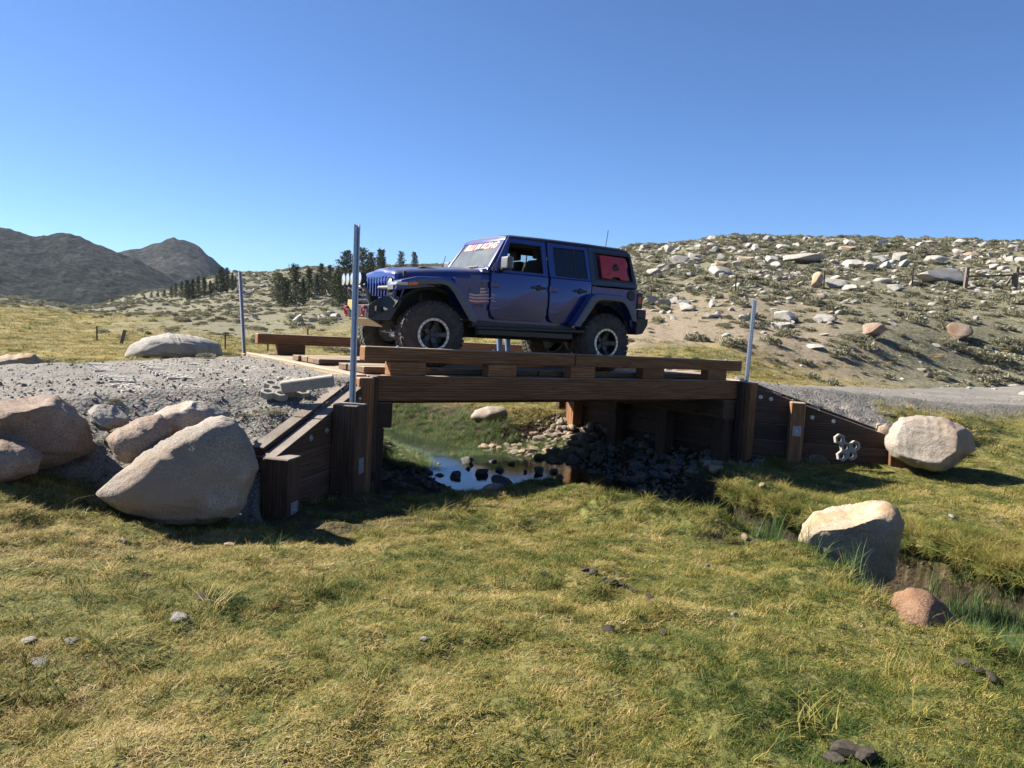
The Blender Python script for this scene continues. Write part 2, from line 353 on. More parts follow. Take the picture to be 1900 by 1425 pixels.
# ------------------------------------------------------------------ ground sheet
th = np.concatenate([np.arange(-180, -48, 4.0), np.arange(-48, -40, 1.0), np.arange(-40, 40.01, .2), np.arange(41, 48, 1.0), np.arange(48, 180, 4.0)])
rr = [.5]
while rr[-1] < 1350:
    q = rr[-1]; rr.append(q * (1.04 if q < 2.2 else 1.0075 if q < 26 else 1.013 if q < 240 else 1.08))
rr = np.array(rr); TH, RR = np.meshgrid(np.radians(th), rr, indexing='ij')
GX, GY = RR * np.sin(TH), RR * np.cos(TH); GZ, GI = H(GX, GY, True)
GPX = CX + FPX * np.tan(np.clip(TH, -1.2, 1.2))
e, grav, off = GI['e'], GI['grav'], GI['off']
front = np.abs(TH) < 1.3
scr = sstep(25, 32, RR + 5 * fbm(GX, GY, 7, 91)) * sstep(1030, 1180, GPX + 60 * fbm(GX, GY, 9, 95)) + sstep(1180, 1030, GPX) * sstep(44, 66, RR + 16 * fbm(GX, GY, 14, 93)) * sstep(60, 420, GPX) \
    + sstep(420, 60, GPX) * sstep(85, 130, RR + 30 * fbm(GX, GY, 20, 97))
scr = np.clip(scr, 0, 1); scr = np.where(TH > .9, sstep(20, 27, RR), scr)
sage = np.clip(sstep(34, 60, RR) * .9 + .1 + .4 * sstep(1100, 900, GPX) + .5 * fbm(GX, GY, 6, 99) + .15 + .6 * sstep(1450, 1700, GPX), 0, 1)
farm = sstep(12, 24, RR)
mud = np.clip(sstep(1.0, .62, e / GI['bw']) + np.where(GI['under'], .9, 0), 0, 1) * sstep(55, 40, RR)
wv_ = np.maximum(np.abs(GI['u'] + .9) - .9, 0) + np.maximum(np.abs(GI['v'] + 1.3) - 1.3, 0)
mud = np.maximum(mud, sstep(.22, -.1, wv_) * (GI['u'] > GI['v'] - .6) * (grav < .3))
mud = np.maximum(mud, .8 * sstep(.52, .60, fbm(GX, GY, .6, 141, 2)) * sstep(16, 10, RR) * (grav < .2))
nA, nR = TH.shape; idx = np.arange(nA * nR).reshape(nA, nR)
ii = np.arange(nA); jn = (ii + 1) % nA
Q = np.stack([idx[:, :-1], idx[:, 1:], idx[jn][:, 1:], idx[jn][:, :-1]], -1)
gq = (grav[:, :-1] + grav[:, 1:] + grav[jn][:, 1:] + grav[jn][:, :-1]) / 4
def sheet(name, quads, attrs, X, Y, Z, mat):
    used = np.unique(quads); mp = np.full(X.size, -1, np.int64); mp[used] = np.arange(len(used)); q = mp[quads.reshape(-1, 4)]
    me = bpy.data.meshes.new(name); n = len(used)
    me.vertices.add(n); me.vertices.foreach_set('co', np.stack([X.ravel()[used], Y.ravel()[used], Z.ravel()[used]], -1).astype(np.float32).ravel())
    me.loops.add(q.size); me.loops.foreach_set('vertex_index', q.ravel().astype(np.int32))
    me.polygons.add(len(q)); me.polygons.foreach_set('loop_start', np.arange(0, q.size, 4, dtype=np.int32))
    me.polygons.foreach_set('use_smooth', np.ones(len(q), bool))
    for k, a in attrs.items():
        me.attributes.new(k, 'FLOAT', 'POINT').data.foreach_set('value', a.ravel()[used].astype(np.float32))
    me.update(calc_edges=True); me.validate(); me.materials.append(mat)
    o = link(name, me); return tag(o, kind='structure')
AT = dict(grav=grav, scrub=scr, sage=sage, mud=mud, farm=farm)
road_face = gq > .5
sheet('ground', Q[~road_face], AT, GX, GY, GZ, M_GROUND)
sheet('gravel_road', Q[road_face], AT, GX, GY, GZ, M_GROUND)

# creek water
def water_mat():
    m, t, b = new_mat('creek_water'); P = t.nodes.new('ShaderNodeNewGeometry').outputs['Position']
    b.inputs['Base Color'].default_value = (.012, .016, .014, 1); b.inputs['Roughness'].default_value = .04; b.inputs['IOR'].default_value = 1.45
    b.inputs['Specular IOR Level'].default_value = .8
    n = math_(t, 'ADD', noise(t, P, 9, 3, .5), math_(t, 'MULTIPLY', noise(t, P, 30, 2), .4)); bump(t, b, n, .18, .012)
    return m
g = G(); V = []; F = []
pts = CREEK[1:]
dense = []
for k in range(len(pts) - 1):
    for s in np.linspace(0, 1, 8, endpoint=False): dense.append(pts[k] * (1 - s) + pts[k + 1] * s)
for k in range(len(dense)):
    p = dense[k]; d = dense[min(k + 1, len(dense) - 1)][:2] - dense[max(k - 1, 0)][:2]; d = d / np.hypot(*d); nrm = np.array([-d[1], d[0]])
    for s in (-1, -.5, 0, .5, 1):
        q = p[:2] + nrm * s * (p[2] + min(.5, p[3])); V.append((q[0], q[1], p[4] + CAMZ))
for k in range(len(dense) - 1):
    for s in range(4): F.append((k * 5 + s, k * 5 + s + 1, k * 5 + s + 6, k * 5 + s + 5))
g.add(V, F); tag(g.build('creek_water', water_mat(), smooth=3.1), kind='structure')

# turf overhanging the far bank of the trench
V = []; F = []; SOD = []; LIP = []
cl = [np.array(p[:4]) for p in CREEK[9:15]]; dn = []
for k in range(len(cl) - 1):
    for s in np.linspace(0, 1, 14, endpoint=False): dn.append(cl[k] * (1 - s) + cl[k + 1] * s)
for k, p in enumerate(dn):
    d = dn[min(k + 1, len(dn) - 1)][:2] - dn[max(k - 1, 0)][:2]; d = d / np.hypot(*d); nr = np.array([-d[1], d[0]])
    if nr[0] + nr[1] < 0: nr = -nr
    ov = .03 + .14 * vnoise(np.array([p[0]]), np.array([p[1]]), .45, 301)[0] + .06 * vnoise(np.array([p[0]]), np.array([p[1]]), .13, 303)[0]
    hw_ = p[2]; q_out = p[:2] + nr * (hw_ + p[3] + .30); q_lip = p[:2] + nr * (hw_ + p[3] * .5 - .10 - ov); q_mid = p[:2] + nr * (hw_ + p[3] * .8)
    zo = Hs(*q_out); th_ = .10 + .05 * vnoise(np.array([p[0]]), np.array([p[1]]), .3, 305)[0]
    V += [(*q_out, zo - .02), (*q_mid, zo + .01), (*q_lip, zo - .05), (*q_lip, zo - .05 - th_), (*q_mid, zo - .18), (*q_out, zo - .25)]
    LIP += [(*(q_lip + nr * .03), zo - .06, math.atan2(-nr[1], -nr[0]))] * 5
    SOD += [(*(q_lip * (1 - f_) + q_out * f_), zo - .04 * (1 - f_)) for f_ in (.02, .15, .3, .5, .7, .85, 1.0)]
for k in range(len(dn) - 1):
    for s in range(5): F.append((k * 6 + s, k * 6 + s + 1, k * 6 + s + 7, k * 6 + s + 6))
g = G(); g.add(V, F); tag(g.build('bank_turf', M_GROUND, smooth=1.0), kind='structure')

# ------------------------------------------------------------------ far hills
def hill_mat(name, dark, mid, light, rocky, sc):
    m, t, b = new_mat(name); P = t.nodes.new('ShaderNodeNewGeometry').outputs['Position']
    n1 = noise(t, P, sc, 7, .68); n2 = noise(t, P, sc * 6, 6, .7); n3 = noise(t, P, sc * .25, 4)
    c = ramp(t, n2, [(.40, dark), (.52, mid), (.64, light)])
    c = mix(t, ramp(t, n1, [(.50, (0, 0, 0)), (.66, (1, 1, 1))]), c, ramp(t, n2, [(.4, mid), (.6, rocky)]))
    t.links.new(c, b.inputs['Base Color']); b.inputs['Roughness'].default_value = 1; b.inputs['Specular IOR Level'].default_value = .05
    bump(t, b, math_(t, 'ADD', n2, n1), 1.0, 3.0); return m
def hill(name, sky_px, R, mat, foot, seed, depth=.45, amp=3.0, skew=0.0):
    px = np.arange(sky_px[0][0], sky_px[-1][0] + 1, 3.0); row = np.interp(px, [p for p, _ in sky_px], [r for _, r in sky_px])
    tau = (px - CX) / FPX; hor = CY - FPX * math.tan(PITCH) + (px - CX) * math.tan(ROLL)
    fr = np.concatenate([np.linspace(-depth, 0, 70), np.linspace(.02, .4, 8)])
    PXg, FR = np.meshgrid(tau, fr, indexing='ij'); dist = R * (1 + FR + skew * (PXg - tau.mean()))
    crest = ((hor - row) / FPX)[:, None] * dist * 1.0
    k = np.where(FR <= 0, np.power(np.clip(1 + FR / depth, 0, 1), 1.15), np.clip(1 - FR / .4, 0, 1) ** 2)
    Xh, Yh = PXg * dist, dist
    nz = fbm(Xh, Yh, R * .09, seed, 5) * amp * 3.5 * (1 - k * .85) + fbm(Xh, Yh, R * .012, seed + 5, 3) * amp * .55
    Zh = foot * (1 - k) + crest * k + nz + CAMZ
    n, mm = Zh.shape; ix = np.arange(n * mm).reshape(n, mm)
    qd = np.stack([ix[:-1, :-1], ix[1:, :-1], ix[1:, 1:], ix[:-1, 1:]], -1)
    return sheet(name, qd, {}, Xh, Yh, Zh, mat)
HM = hill_mat('dark_hill_scrub', (.007, .009, .008), (.018, .022, .019), (.045, .048, .040), (.08, .076, .068), .05)  # scrub colours lowered to stand in for shade on the slope
HM2 = hill_mat('shaded_peak_rock', (.010, .012, .011), (.028, .030, .027), (.065, .060, .054), (.11, .095, .085), .05)  # rock colours likewise darkened in place of shade
hill('hill', [(-900, 390), (-500, 385), (-200, 395), (0, 420), (30, 428), (70, 440), (105, 436), (125, 436), (145, 441), (180, 454), (215, 468), (250, 480), (285, 500), (330, 525), (380, 552), (430, 575)], 420, HM, -6, 201)
hill('hill', [(170, 500), (215, 473), (235, 467), (258, 466), (275, 460), (292, 452), (306, 447), (320, 444), (336, 447), (350, 451), (368, 460), (384, 473), (398, 486), (412, 497), (430, 507), (455, 516), (500, 535)], 620, HM2, -8, 211, amp=4)
MM = hill_mat('far_mountain_rock', (0.112, 0.120, 0.136), (0.192, 0.200, 0.216), (0.288, 0.288, 0.288), (0.336, 0.328, 0.320), .012)
hill('mountain', [(1640, 500), (1700, 470), (1722, 459), (1735, 461), (1745, 455), (1758, 454), (1770, 460), (1790, 458), (1806, 462), (1830, 471), (1880, 490)], 900, MM, 15, 221, amp=2.5)
# ------------------------------------------------------------------ timber bridge
def wood_mat(name, c0, c1, c2, dust, dustc=(.36, .30, .225)):
    m, t, b = new_mat(name); o = tc(t)
    oi = t.nodes.new('ShaderNodeObjectInfo')
    v = scaled(t, o, (1.0, 13, 13), True); vf = scaled(t, o, (2.5, 95, 95), True)
    g1 = noise(t, v, 1.5, 6, .62, 1.2); g2 = noise(t, vf, 1.0, 4, .6); g3 = noise(t, scaled(t, o, (1, 1, 1), True), 1.4, 5, .6)
    wv = t.nodes.new('ShaderNodeTexWave'); wv.wave_type = 'RINGS'; wv.rings_direction = 'X'; wv.inputs['Scale'].default_value = 5.5; wv.inputs['Distortion'].default_value = 5.0
    wv.inputs['Detail'].default_value = 3; wv.inputs['Detail Scale'].default_value = .6; t.links.new(scaled(t, o, (.35, 2.2, 2.2), True), wv.inputs['Vector'])
    c = ramp(t, g1, [(.28, c0), (.5, c1), (.74, c2)])
    c = mix(t, math_(t, 'MULTIPLY', ramp(t, wv.outputs['Fac'], [(.35, (1, 1, 1)), (.6, (0, 0, 0))]), .42), c, tuple(x * .45 for x in c0))
    c = mix(t, math_(t, 'MULTIPLY', ramp(t, g2, [(.34, (1, 1, 1)), (.46, (0, 0, 0))]), .5), c, tuple(x * .5 for x in c0))
    br = math_(t, 'ADD', math_(t, 'MULTIPLY', oi.outputs['Random'], .6), .7)
    mu = t.nodes.new('ShaderNodeVectorMath'); mu.operation = 'SCALE'; t.links.new(c, mu.inputs[0]); t.links.new(br, mu.inputs['Scale'])
    # knots
    vk = t.nodes.new('ShaderNodeTexVoronoi'); vk.inputs['Scale'].default_value = 1.0; t.links.new(scaled(t, o, (1.6, 3.2, 3.2), True), vk.inputs['Vector'])
    c = mix(t, ramp(t, vk.outputs['Distance'], [(.07, (.8, .8, .8)), (.13, (0, 0, 0))]), mu.outputs[0], tuple(x * .35 for x in c0))
    # dust and bleaching that settle on upward faces
    geo = t.nodes.new('ShaderNodeNewGeometry'); sx = t.nodes.new('ShaderNodeSeparateXYZ'); t.links.new(geo.outputs['Normal'], sx.inputs[0])
    up = math_(t, 'MULTIPLY', ramp(t, sx.outputs['Z'], [(.35, (0, 0, 0)), (.9, (1, 1, 1))]), dust)
    up = math_(t, 'MULTIPLY', up, ramp(t, g3, [(.25, (.35, .35, .35)), (.6, (1, 1, 1))]))
    c = mix(t, up, c, mix(t, .5, dustc, ramp(t, g2, [(.3, tuple(x * .6 for x in dustc)), (.7, tuple(x * 1.35 for x in dustc))])))
    t.links.new(c, b.inputs['Base Color']); b.inputs['Roughness'].default_value = .82; b.inputs['Specular IOR Level'].default_value = .3
    bump(t, b, math_(t, 'ADD', g2, math_(t, 'MULTIPLY', g1, .6)), .55, .008)
    return m
WD = wood_mat('stained_timber', (.125, .056, .024), (.25, .118, .052), (.36, .19, .092), .85)
WDK = wood_mat('creosote_shade_timber', (.048, .027, .017), (.090, .052, .033), (.14, .083, .052), .75, (.30, .26, .22))
WDP = wood_mat('pale_board', (0.289, 0.212, 0.128), (0.408, 0.315, 0.200), (0.493, 0.399, 0.272), .6, (0.442, 0.374, 0.281))
WDD = wood_mat('dusty_deck', (0.128, 0.076, 0.043), (0.204, 0.132, 0.081), (0.281, 0.204, 0.136), .9, (0.340, 0.281, 0.212))
GALV = plain('galvanised_steel', (.46, .48, .50), .42, .75, .18, 35)
STEEL = plain('plate_steel', (.30, .32, .35), .5, .55, .25, 25)
BR = empty('wooden_bridge', label='brown timber bridge over the creek, carrying the blue off-road vehicle', cat='bridge')
BR.matrix_world = MB_BR
def timber(name, p0, p1, wid, hei, mat, parent=BR, up=(0, 0, 1), bevel=.007):
    p0, p1 = Vector(p0), Vector(p1); d = p1 - p0; L = d.length; X = d.normalized(); Z = Vector(up); Y = Z.cross(X).normalized(); Z = X.cross(Y)
    g = G(); n = max(1, int(L / 1.2)); jt = lambda: rnd.uniform(-.0025, .0025)
    V = []; F = []
    for k in range(n + 1):
        x = -L / 2 + L * k / n
        for y, z in ((-1, -1), (1, -1), (1, 1), (-1, 1)): V.append((x, y * wid / 2 + jt(), z * hei / 2 + jt()))
    for k in range(n):
        for i in range(4): j = (i + 1) % 4; F.append((k * 4 + i, k * 4 + j, k * 4 + 4 + j, k * 4 + 4 + i))
    F += [(3, 2, 1, 0), tuple(range(n * 4, n * 4 + 4))]
    g.add(V, F); o = g.build(name, mat, parent, bevel)
    c = (p0 + p1) / 2
    o.matrix_local = Matrix(((X.x, Y.x, Z.x, c.x), (X.y, Y.y, Z.y, c.y), (X.z, Y.z, Z.z, c.z), (0, 0, 0, 1)))
    return o
def bolt(parent, loc, nrm, r=.045, mat=None):    # washer with a nut, axis along nrm in the parent's space
    g = G(); g.lathe([(-.004, 0), (-.004, r), (.006, r), (.006, r * .5), (.022, r * .42), (.022, 0)], 12)
    o = g.build('bolt', mat or GALV, parent, smooth=.6)
    o.matrix_local = Matrix.Translation(loc) @ Vector(nrm).to_track_quat('Y', 'Z').to_matrix().to_4x4(); return o
# beams
timber('edge_beam', (0, .07, -.165), (BL, .07, -.165), .14, .33, WD)
timber('edge_beam', (0, BW - .07, -.165), (BL, BW - .07, -.165), .14, .33, WD)
for k in range(5): timber('girder', (.1, .85 + .87 * k, -.28), (BL - .1, .85 + .87 * k, -.28), .2, .33, WDK)
# deck planks across the bridge
for k in range(25):
    x = .145 + k * (BL - .29) / 24
    o = timber('deck_plank', (x, .15, -.06 + rnd.uniform(-.004, .004)), (x, BW - .15, -.06 + rnd.uniform(-.004, .004)), .277, .11, WDD)
# running planks for the wheels
for v0 in (.34, .64, .94, 2.02, 2.32, 2.62, 2.92):
    s = rnd.uniform(2.5, 4.5)
    timber('running_plank', (.05 + rnd.uniform(0, .06), v0 + .15, .047), (s, v0 + .15, .047), .285, .085, WDD)
    timber('running_plank', (s + .02, v0 + .15, .047), (BL - .05, v0 + .15, .047), .285, .085, WDD)
# kerb rails on blocks
for side, v0 in ((0, .135), (1, BW - .135)):
    pieces = ((-.03, 3.41), (3.425, 7.25)) if side == 0 else ((-.03, 3.7), (3.715, 7.25))
    for q, (x0, x1) in enumerate(pieces):
        r = timber('kerb_rail', (x0, v0, .278), (x1, v0, .278 - .012 * q), .19, .19, WD, bevel=.012)
        for x in np.arange(x0 + .5, x1, 1.5):
            bolt(r, (x - (x0 + x1) / 2, 0, .096), (0, 0, 1), .03)
    for x0, x1 in ((.34, .86), (1.86, 2.34), (3.35, 3.83), (4.85, 5.33), (6.39, 6.87)):
        timber('rail_block', (x0, v0 + .005, .0905), (x1, v0 + .005, .0905), .18, .176, WD, bevel=.006)
# end sills
timber('end_sill', (-.09, -.02, -.075), (-.09, BW + .02, -.075), .15, .17, WDP, bevel=.012)
timber('end_sill', (BL + .09, -.02, -.075), (BL + .09, BW + .02, -.075), .15, .17, WDP, bevel=.012)
# caps, piles and abutment walls
for x, sgn in ((.22, 1), (BL - .22, -1)):
    timber('pile_cap', (x, .02, -.52), (x, BW - .35, -.52), .33, .34, WDK, bevel=.015)
    for v0 in (.2, 1.65, 3.1, 4.55):
        o = timber('pile', (x - sgn * .06, v0, -1.95), (x - sgn * .06, v0, -.70), .27, .27, WD if v0 > 4 else WDK, up=(0, 1, 0), bevel=.012)  # lighter timber on the last pile paints in its sunlight, darker ones their shade
        g = G().box((-.085, -.1, -.006), (.085, .1, .006)); pl = g.build('bracket_plate', STEEL, o, .003)
        g_ = Matrix(((1, 0, 0, .42), (0, 0, -1, -sgn * .142), (0, 1, 0, 0), (0, 0, 0, 1))); pl.matrix_local = g_
    for k in range(5):
        w0 = -1.72 + k * .3
        timber('abutment_plank', (x - sgn * .29, -.05, w0), (x - sgn * .29, BW + .05, w0), .13, .29, WDK)
    timber('abutment_plank', (x - sgn * .29, -.05, -.26), (x - sgn * .29, BW + .05, -.26), .13, .20, WDK)
# wing walls
def clip_poly(poly, m, c):                       # keep z <= m x + c
    out = []
    for i in range(len(poly)):
        p, q = poly[i], poly[(i + 1) % len(poly)]; dp = p[1] - m * p[0] - c; dq = q[1] - m * q[0] - c
        if dp <= 0: out.append(p)
        if dp * dq < 0:
            s = dp / (dp - dq); out.append((p[0] + (q[0] - p[0]) * s, p[1] + (q[1] - p[1]) * s))
    return out
def wing(u0, v0, du, dv, L, top0, top1, near, bot=-1.62):
    """a flared wall: local x along the wall, local -y towards the creek"""
    X = Vector((du, dv, 0)).normalized(); Y = Vector((-X.y, X.x, 0))
    creek = Vector((BL / 2 - u0, 0, 0)); sg = 1 if Y.dot(creek) > 0 else -1
    M = Matrix(((X.x, Y.x, 0, u0), (X.y, Y.y, 0, v0), (0, 0, 1, 0), (0, 0, 0, 1)))
    for layer, yy in ((0, -sg * .0), (1, -sg * .17)):
        w0 = bot; k = 0
        while w0 < max(top0, top1) and k < 7:
            h = .295 if layer == 0 else .30
            for x0, x1 in (((.0, .72), (.72, L)) if layer == 0 else ((.0, L - .1),)):
                ex = .05 if layer else 0.0
                pl = clip_poly([(x0 + .004, w0 + .004), (x1 - .004, w0 + .004), (x1 - .004, w0 + h), (x0 + .004, w0 + h)], (top1 - top0) / L, top0 + ex)
                if len(pl) > 2 and max(z for _, z in pl) - min(z for _, z in pl) > .02:
                    cx = (x0 + x1) / 2; g = G(); g.prism([(x - cx, z - w0) for x, z in pl], -.075, .075)
                    o = g.build('wing_plank', WDK, BR, .006); o.matrix_local = M @ Matrix.Translation((cx, yy, w0))  # dark timber chosen to paint in the shade on the wing walls
                    mz = max(z for _, z in pl)
                    if layer == 0 and near and x1 - x0 > .5 and mz - w0 > .15 and mz - w0 < .31 and (k >= 3 or x0 > .5):
                        xs = [p[0] for p in pl]; lo = min(xs)
                        for fx in (.25, .5):
                            bx = lo + (max(xs) - lo) * fx
                            zt = min(w0 + h, top0 + (top1 - top0) / L * bx) - w0
                            if zt > .14 and top0 + (top1 - top0) / L * bx - w0 < .40: bolt(o, (bx - cx, sg * .078, zt * .55), (0, sg, 0), .036)
            w0 += h + .004; k += 1
    return M, sg
def post(M, sg, x, wid, top, bot, mat, y=None, dep=None, plate=None, foot=None, cut=0.0):
    dep = dep or wid; y = sg * (.08 + dep / 2) if y is None else y
    c0 = M @ Vector((x, y, bot)); c1 = M @ Vector((x, y, top)); yd = M.to_3x3() @ Vector((0, 1, 0))
    o = timber('post', c0, c1, wid, dep, mat, up=yd, bevel=.012)
    Lh = (top - bot) / 2
    if plate is not None:                        # steel plate with a bolt on a face of the post
        zz, ax, s = plate
        g = G(); q = [(-.09, -.075), (.09, -.075), (.09, .075), (-.09, .075)]
        if ax == 'y': g.box((-.09, -.07, -.005), (.09, .07, .005)); loc = (zz - (top + bot) / 2, 0, s * (dep / 2 + .005)); nn = (0, 0, s)
        else: g.box((-.09, -.005, -.07), (.09, .005, .07)); loc = (zz - (top + bot) / 2, s * (wid / 2 + .005), 0); nn = (0, s, 0)
        p = g.build('bracket_plate', STEEL, o, .002); p.matrix_local = Matrix.Translation(loc)
        bolt(o, Vector(loc) + Vector(nn) * .008, nn, .026)
    return o
dg = .7071
M1, s1 = wing(-.14, -.10, -dg, -dg, 2.28, -.10, -.70, True)
M2, s2 = wing(BL + .14, -.10, dg, -dg, 2.62, -.06, -.86, True)
M3, s3 = wing(-.14, BW + .10, -dg, dg, 2.28, -.10, -.70, False)
M4, s4 = wing(BL + .14, BW + .10, dg, dg, 2.62, -.06, -.86, False)
post(M1, s1, .83, .31, -.27, -1.5, WDK, plate=(-.98, 'y', 1 if s1 > 0 else -1))
post(M1, s1, 2.20, .28, -.69, -1.6, WDK, plate=(-1.22, 'y', 1 if s1 > 0 else -1), y=s1 * .12)
post(M2, s2, .80, .24, -.30, -1.5, WD, plate=(-.80, 'y', 1 if s2 > 0 else -1))
post(M2, s2, 2.50, .25, -.76, -1.6, WD, y=s2 * .12)
post(M3, s3, .83, .3, -.27, -1.5, WDK); post(M4, s4, .80, .3, -.3, -1.5, WDK)
# corner posts
for u0, v0 in ((-.10, -.13), (BL + .10, -.13), (-.10, BW + .13), (BL + .10, BW + .13)):
    timber('corner_post', (u0, v0, -1.75), (u0, v0, -.015), .20, .20, WD, up=(0, 1, 0), bevel=.012)
    s = 1 if u0 < 1 else -1
    timber('corner_post', (u0 + s * .16, v0 + (.06 if v0 < 0 else -.06), -1.75), (u0 + s * .16, v0 + (.06 if v0 < 0 else -.06), -.005 if v0 < 0 else -.36), .09, .12, WDK, up=(0, 1, 0), bevel=.008)

# ------------------------------------------------------------------ U-channel sign posts
def channel_post(base, top, yaw, label, lean=0.0):
    h = (top - base).length
    o = empty('marker_post', base, yaw, label, 'post', 'steel marker posts at the bridge ends')
    q = (top - base).normalized(); o.rotation_mode = 'QUATERNION'
    o.rotation_quaternion = q.to_track_quat('Z', 'Y') @ Quaternion((0, 0, 1), yaw)
    w, d, t = .040, .034, .005
    prof = [(-w, d), (-w * .62, d), (-w * .42, 0), (w * .42, 0), (w * .62, d), (w, d), (w, d - t), (w * .70, d - t), (w * .52, -t), (-w * .52, -t), (-w * .70, d - t), (-w, d - t)]
    g = G(); n = len(prof); V = [(x, y, z) for z in (-.35, h) for x, y in prof]
    g.add(V, [(i, (i + 1) % n, n + (i + 1) % n, n + i) for i in range(n)] + [tuple(range(n))[::-1], tuple(range(n, 2 * n))])
    g.build('channel', GALV, o)
    g = G()
    for z in np.arange(.06, h - .02, .05): g.box((-.006, -t - .0012, z), (.006, -t - .0002, z + .014))
    hs = g.build('bolt_holes', plain('hole_dark', (.03, .03, .03), .9), o); tag(hs, kind='stuff')
    return o
def bpt(u, v, w): return MB_BR @ Vector((u, v, w))
pb = unp(652.5, 727, 9.35); pt = unp(661, 417, 9.42); channel_post(pb, pt, math.radians(25), 'tallest galvanised marker post, in front of the vehicle grille')
pb = unp(451.5, 660, 14.35); pt = unp(443.5, 504, 14.35); channel_post(pb, pt, math.radians(20), 'galvanised marker post at the far corner, past the pale sill board')
pb = unp(1384, 712, 14.1); pt = unp(1400, 557, 14.1); channel_post(pb, pt, math.radians(200), 'galvanised marker post with shaded foot beside the downhill bridge end')
# ------------------------------------------------------------------ rocks
def _ico(sub):
    bm = bmesh.new(); bmesh.ops.create_icosphere(bm, subdivisions=sub, radius=1)
    V = np.array([v.co[:] for v in bm.verts]); F = [tuple(v.index for v in f.verts) for f in bm.faces]; bm.free(); return V, F
ICO = {k: _ico(k) for k in (2, 3, 4, 5)}
def n3(P, s, seed):                              # cheap 3D noise
    return (vnoise(P[:, 0] + 7.7 * P[:, 2], P[:, 1] - 5.1 * P[:, 2], s, seed) + vnoise(P[:, 1] + 3.3 * P[:, 0], P[:, 2] + 2.7 * P[:, 0], s, seed + 3)) * .8
def facet(P, r, n, lo, hi, soft=.12):
    for _ in range(n):
        d = r.normal(size=3); d /= np.linalg.norm(d); k = r.uniform(lo, hi); q = P @ d - k
        P = P - np.where(q > 0, q * (1 - soft), 0)[:, None] * d
    return P
def rock_mesh(name, seed, sub=3, dims=(1, .8, .6), nf=9, lo=.55, hi=.85, amp=.08):
    r = np.random.default_rng(seed); V, F = ICO[sub]; P = facet(V.copy(), r, nf, lo, hi, .03)
    P = P * (1 + amp * n3(P * 2, .9, seed)[:, None] + amp * .45 * n3(P * 2, .3, seed + 9)[:, None]) * np.array(dims)
    me = bpy.data.meshes.new(name); me.from_pydata(P.tolist(), [], F); me.polygons.foreach_set('use_smooth', [True] * len(F)); me.set_sharp_from_angle(angle=.42); me.update(); return me
def boulder(name, label, cat, pts, d, thick, mat, seed, full=.72, amp=.05, nf=7, group=None, lo=.72, hi=.95, sub=5, planes=()):
    """a boulder of real size: silhouette pts (photograph pixels) at distance d, thickness in metres"""
    if d is None: lo_ = max(pts, key=lambda q: q[1]); d = ghit(lo_[0], lo_[1] - 4)[1]
    pts = [(p[0] + (q[0] - p[0]) * k / 10, p[1] + (q[1] - p[1]) * k / 10) for p, q in zip(pts, pts[1:] + pts[:1]) for k in range(10)]
    W3 = [unp(x, y, d) for x, y in pts]; c = sum(W3, Vector()) / len(W3)
    right = Vector((c.y, -c.x, 0)).normalized(); fwd = Vector((-right.y, right.x, 0))
    loc = [((p - c).dot(right), (p - c).z) for p in W3]
    ang = np.array([math.atan2(z, x) for x, z in loc]); rad = np.array([math.hypot(x, z) for x, z in loc]); o = np.argsort(ang); ang, rad = ang[o], rad[o]
    ang = np.concatenate([ang[-1:] - 2 * math.pi, ang, ang[:1] + 2 * math.pi]); rad = np.concatenate([rad[-1:], rad, rad[:1]])
    r = np.random.default_rng(seed); V, F = ICO[sub]; P = facet(V.copy(), r, nf, lo, hi, .1)
    for nn_, kk in planes:
        d_ = np.array(nn_, float); d_ /= np.linalg.norm(d_); q_ = P @ d_ - kk; P = P - np.where(q_ > 0, q_ * .94, 0)[:, None] * d_
    rho = np.hypot(P[:, 0], P[:, 2]); phi = np.arctan2(P[:, 2], P[:, 0]); R = np.interp(phi, ang, rad)
    f = np.power(np.clip(rho, 1e-6, 1), full) / np.clip(rho, 1e-6, None)
    Q = np.stack([P[:, 0] * f * R, P[:, 1] * thick * (1 - .15 * P[:, 2]), P[:, 2] * f * R], -1)
    s = float(rad.mean()); nn = V
    Q = Q + nn * (s * amp * (n3(Q / s, .55, seed) + .5 * n3(Q / s, .2, seed + 4) + .42 * n3(Q / s, .08, seed + 6) + .26 * n3(Q / s, .035, seed + 8)))[:, None]
    me = bpy.data.meshes.new(name); me.from_pydata(Q.tolist(), [], F); me.polygons.foreach_set('use_smooth', [True] * len(F)); me.update(); me.materials.append(mat)
    ob = bpy.data.objects.new(name, me); COL.objects.link(ob)
    c = c + fwd * thick * .55
    ob.matrix_world = Matrix(((right.x, fwd.x, 0, c.x), (right.y, fwd.y, 0, c.y), (0, 0, 1, c.z), (0, 0, 0, 1)))
    return tag(ob, label, cat, group)
boulder('boulder', 'big warm grey granite boulder leaning against the stumpy post of the wing wall', 'boulder',
        [(172, 908), (205, 880), (250, 850), (320, 815), (385, 786), (415, 780), (438, 790), (462, 822), (484, 872), (486, 884), (470, 925), (462, 955), (440, 976), (380, 984), (310, 980), (262, 962), (215, 940)], 6.75, .46, R_WARM, 301, full=.7, nf=4, lo=.82, hi=.97, planes=[((.25, -.9, .25), .80)])
boulder('boulder', 'huge brown boulder at the picture edge below the gravel road', 'boulder',
        [(-140, 770), (-60, 752), (0, 748), (60, 744), (110, 741), (150, 765), (185, 800), (197, 838), (190, 862), (95, 880), (-60, 900), (-160, 860)], 6.95, .50, R_RED, 305, full=.6, nf=6, planes=[((.30, -1, -.28), .58), ((-.1, -.25, 1), .74)])
boulder('boulder', 'low rusty boulder in the shade at the foot of the huge brown one', 'boulder', [(-70, 835), (0, 817), (50, 830), (88, 858), (84, 890), (0, 900), (-60, 898)], 6.6, .30, R_RED, 309)
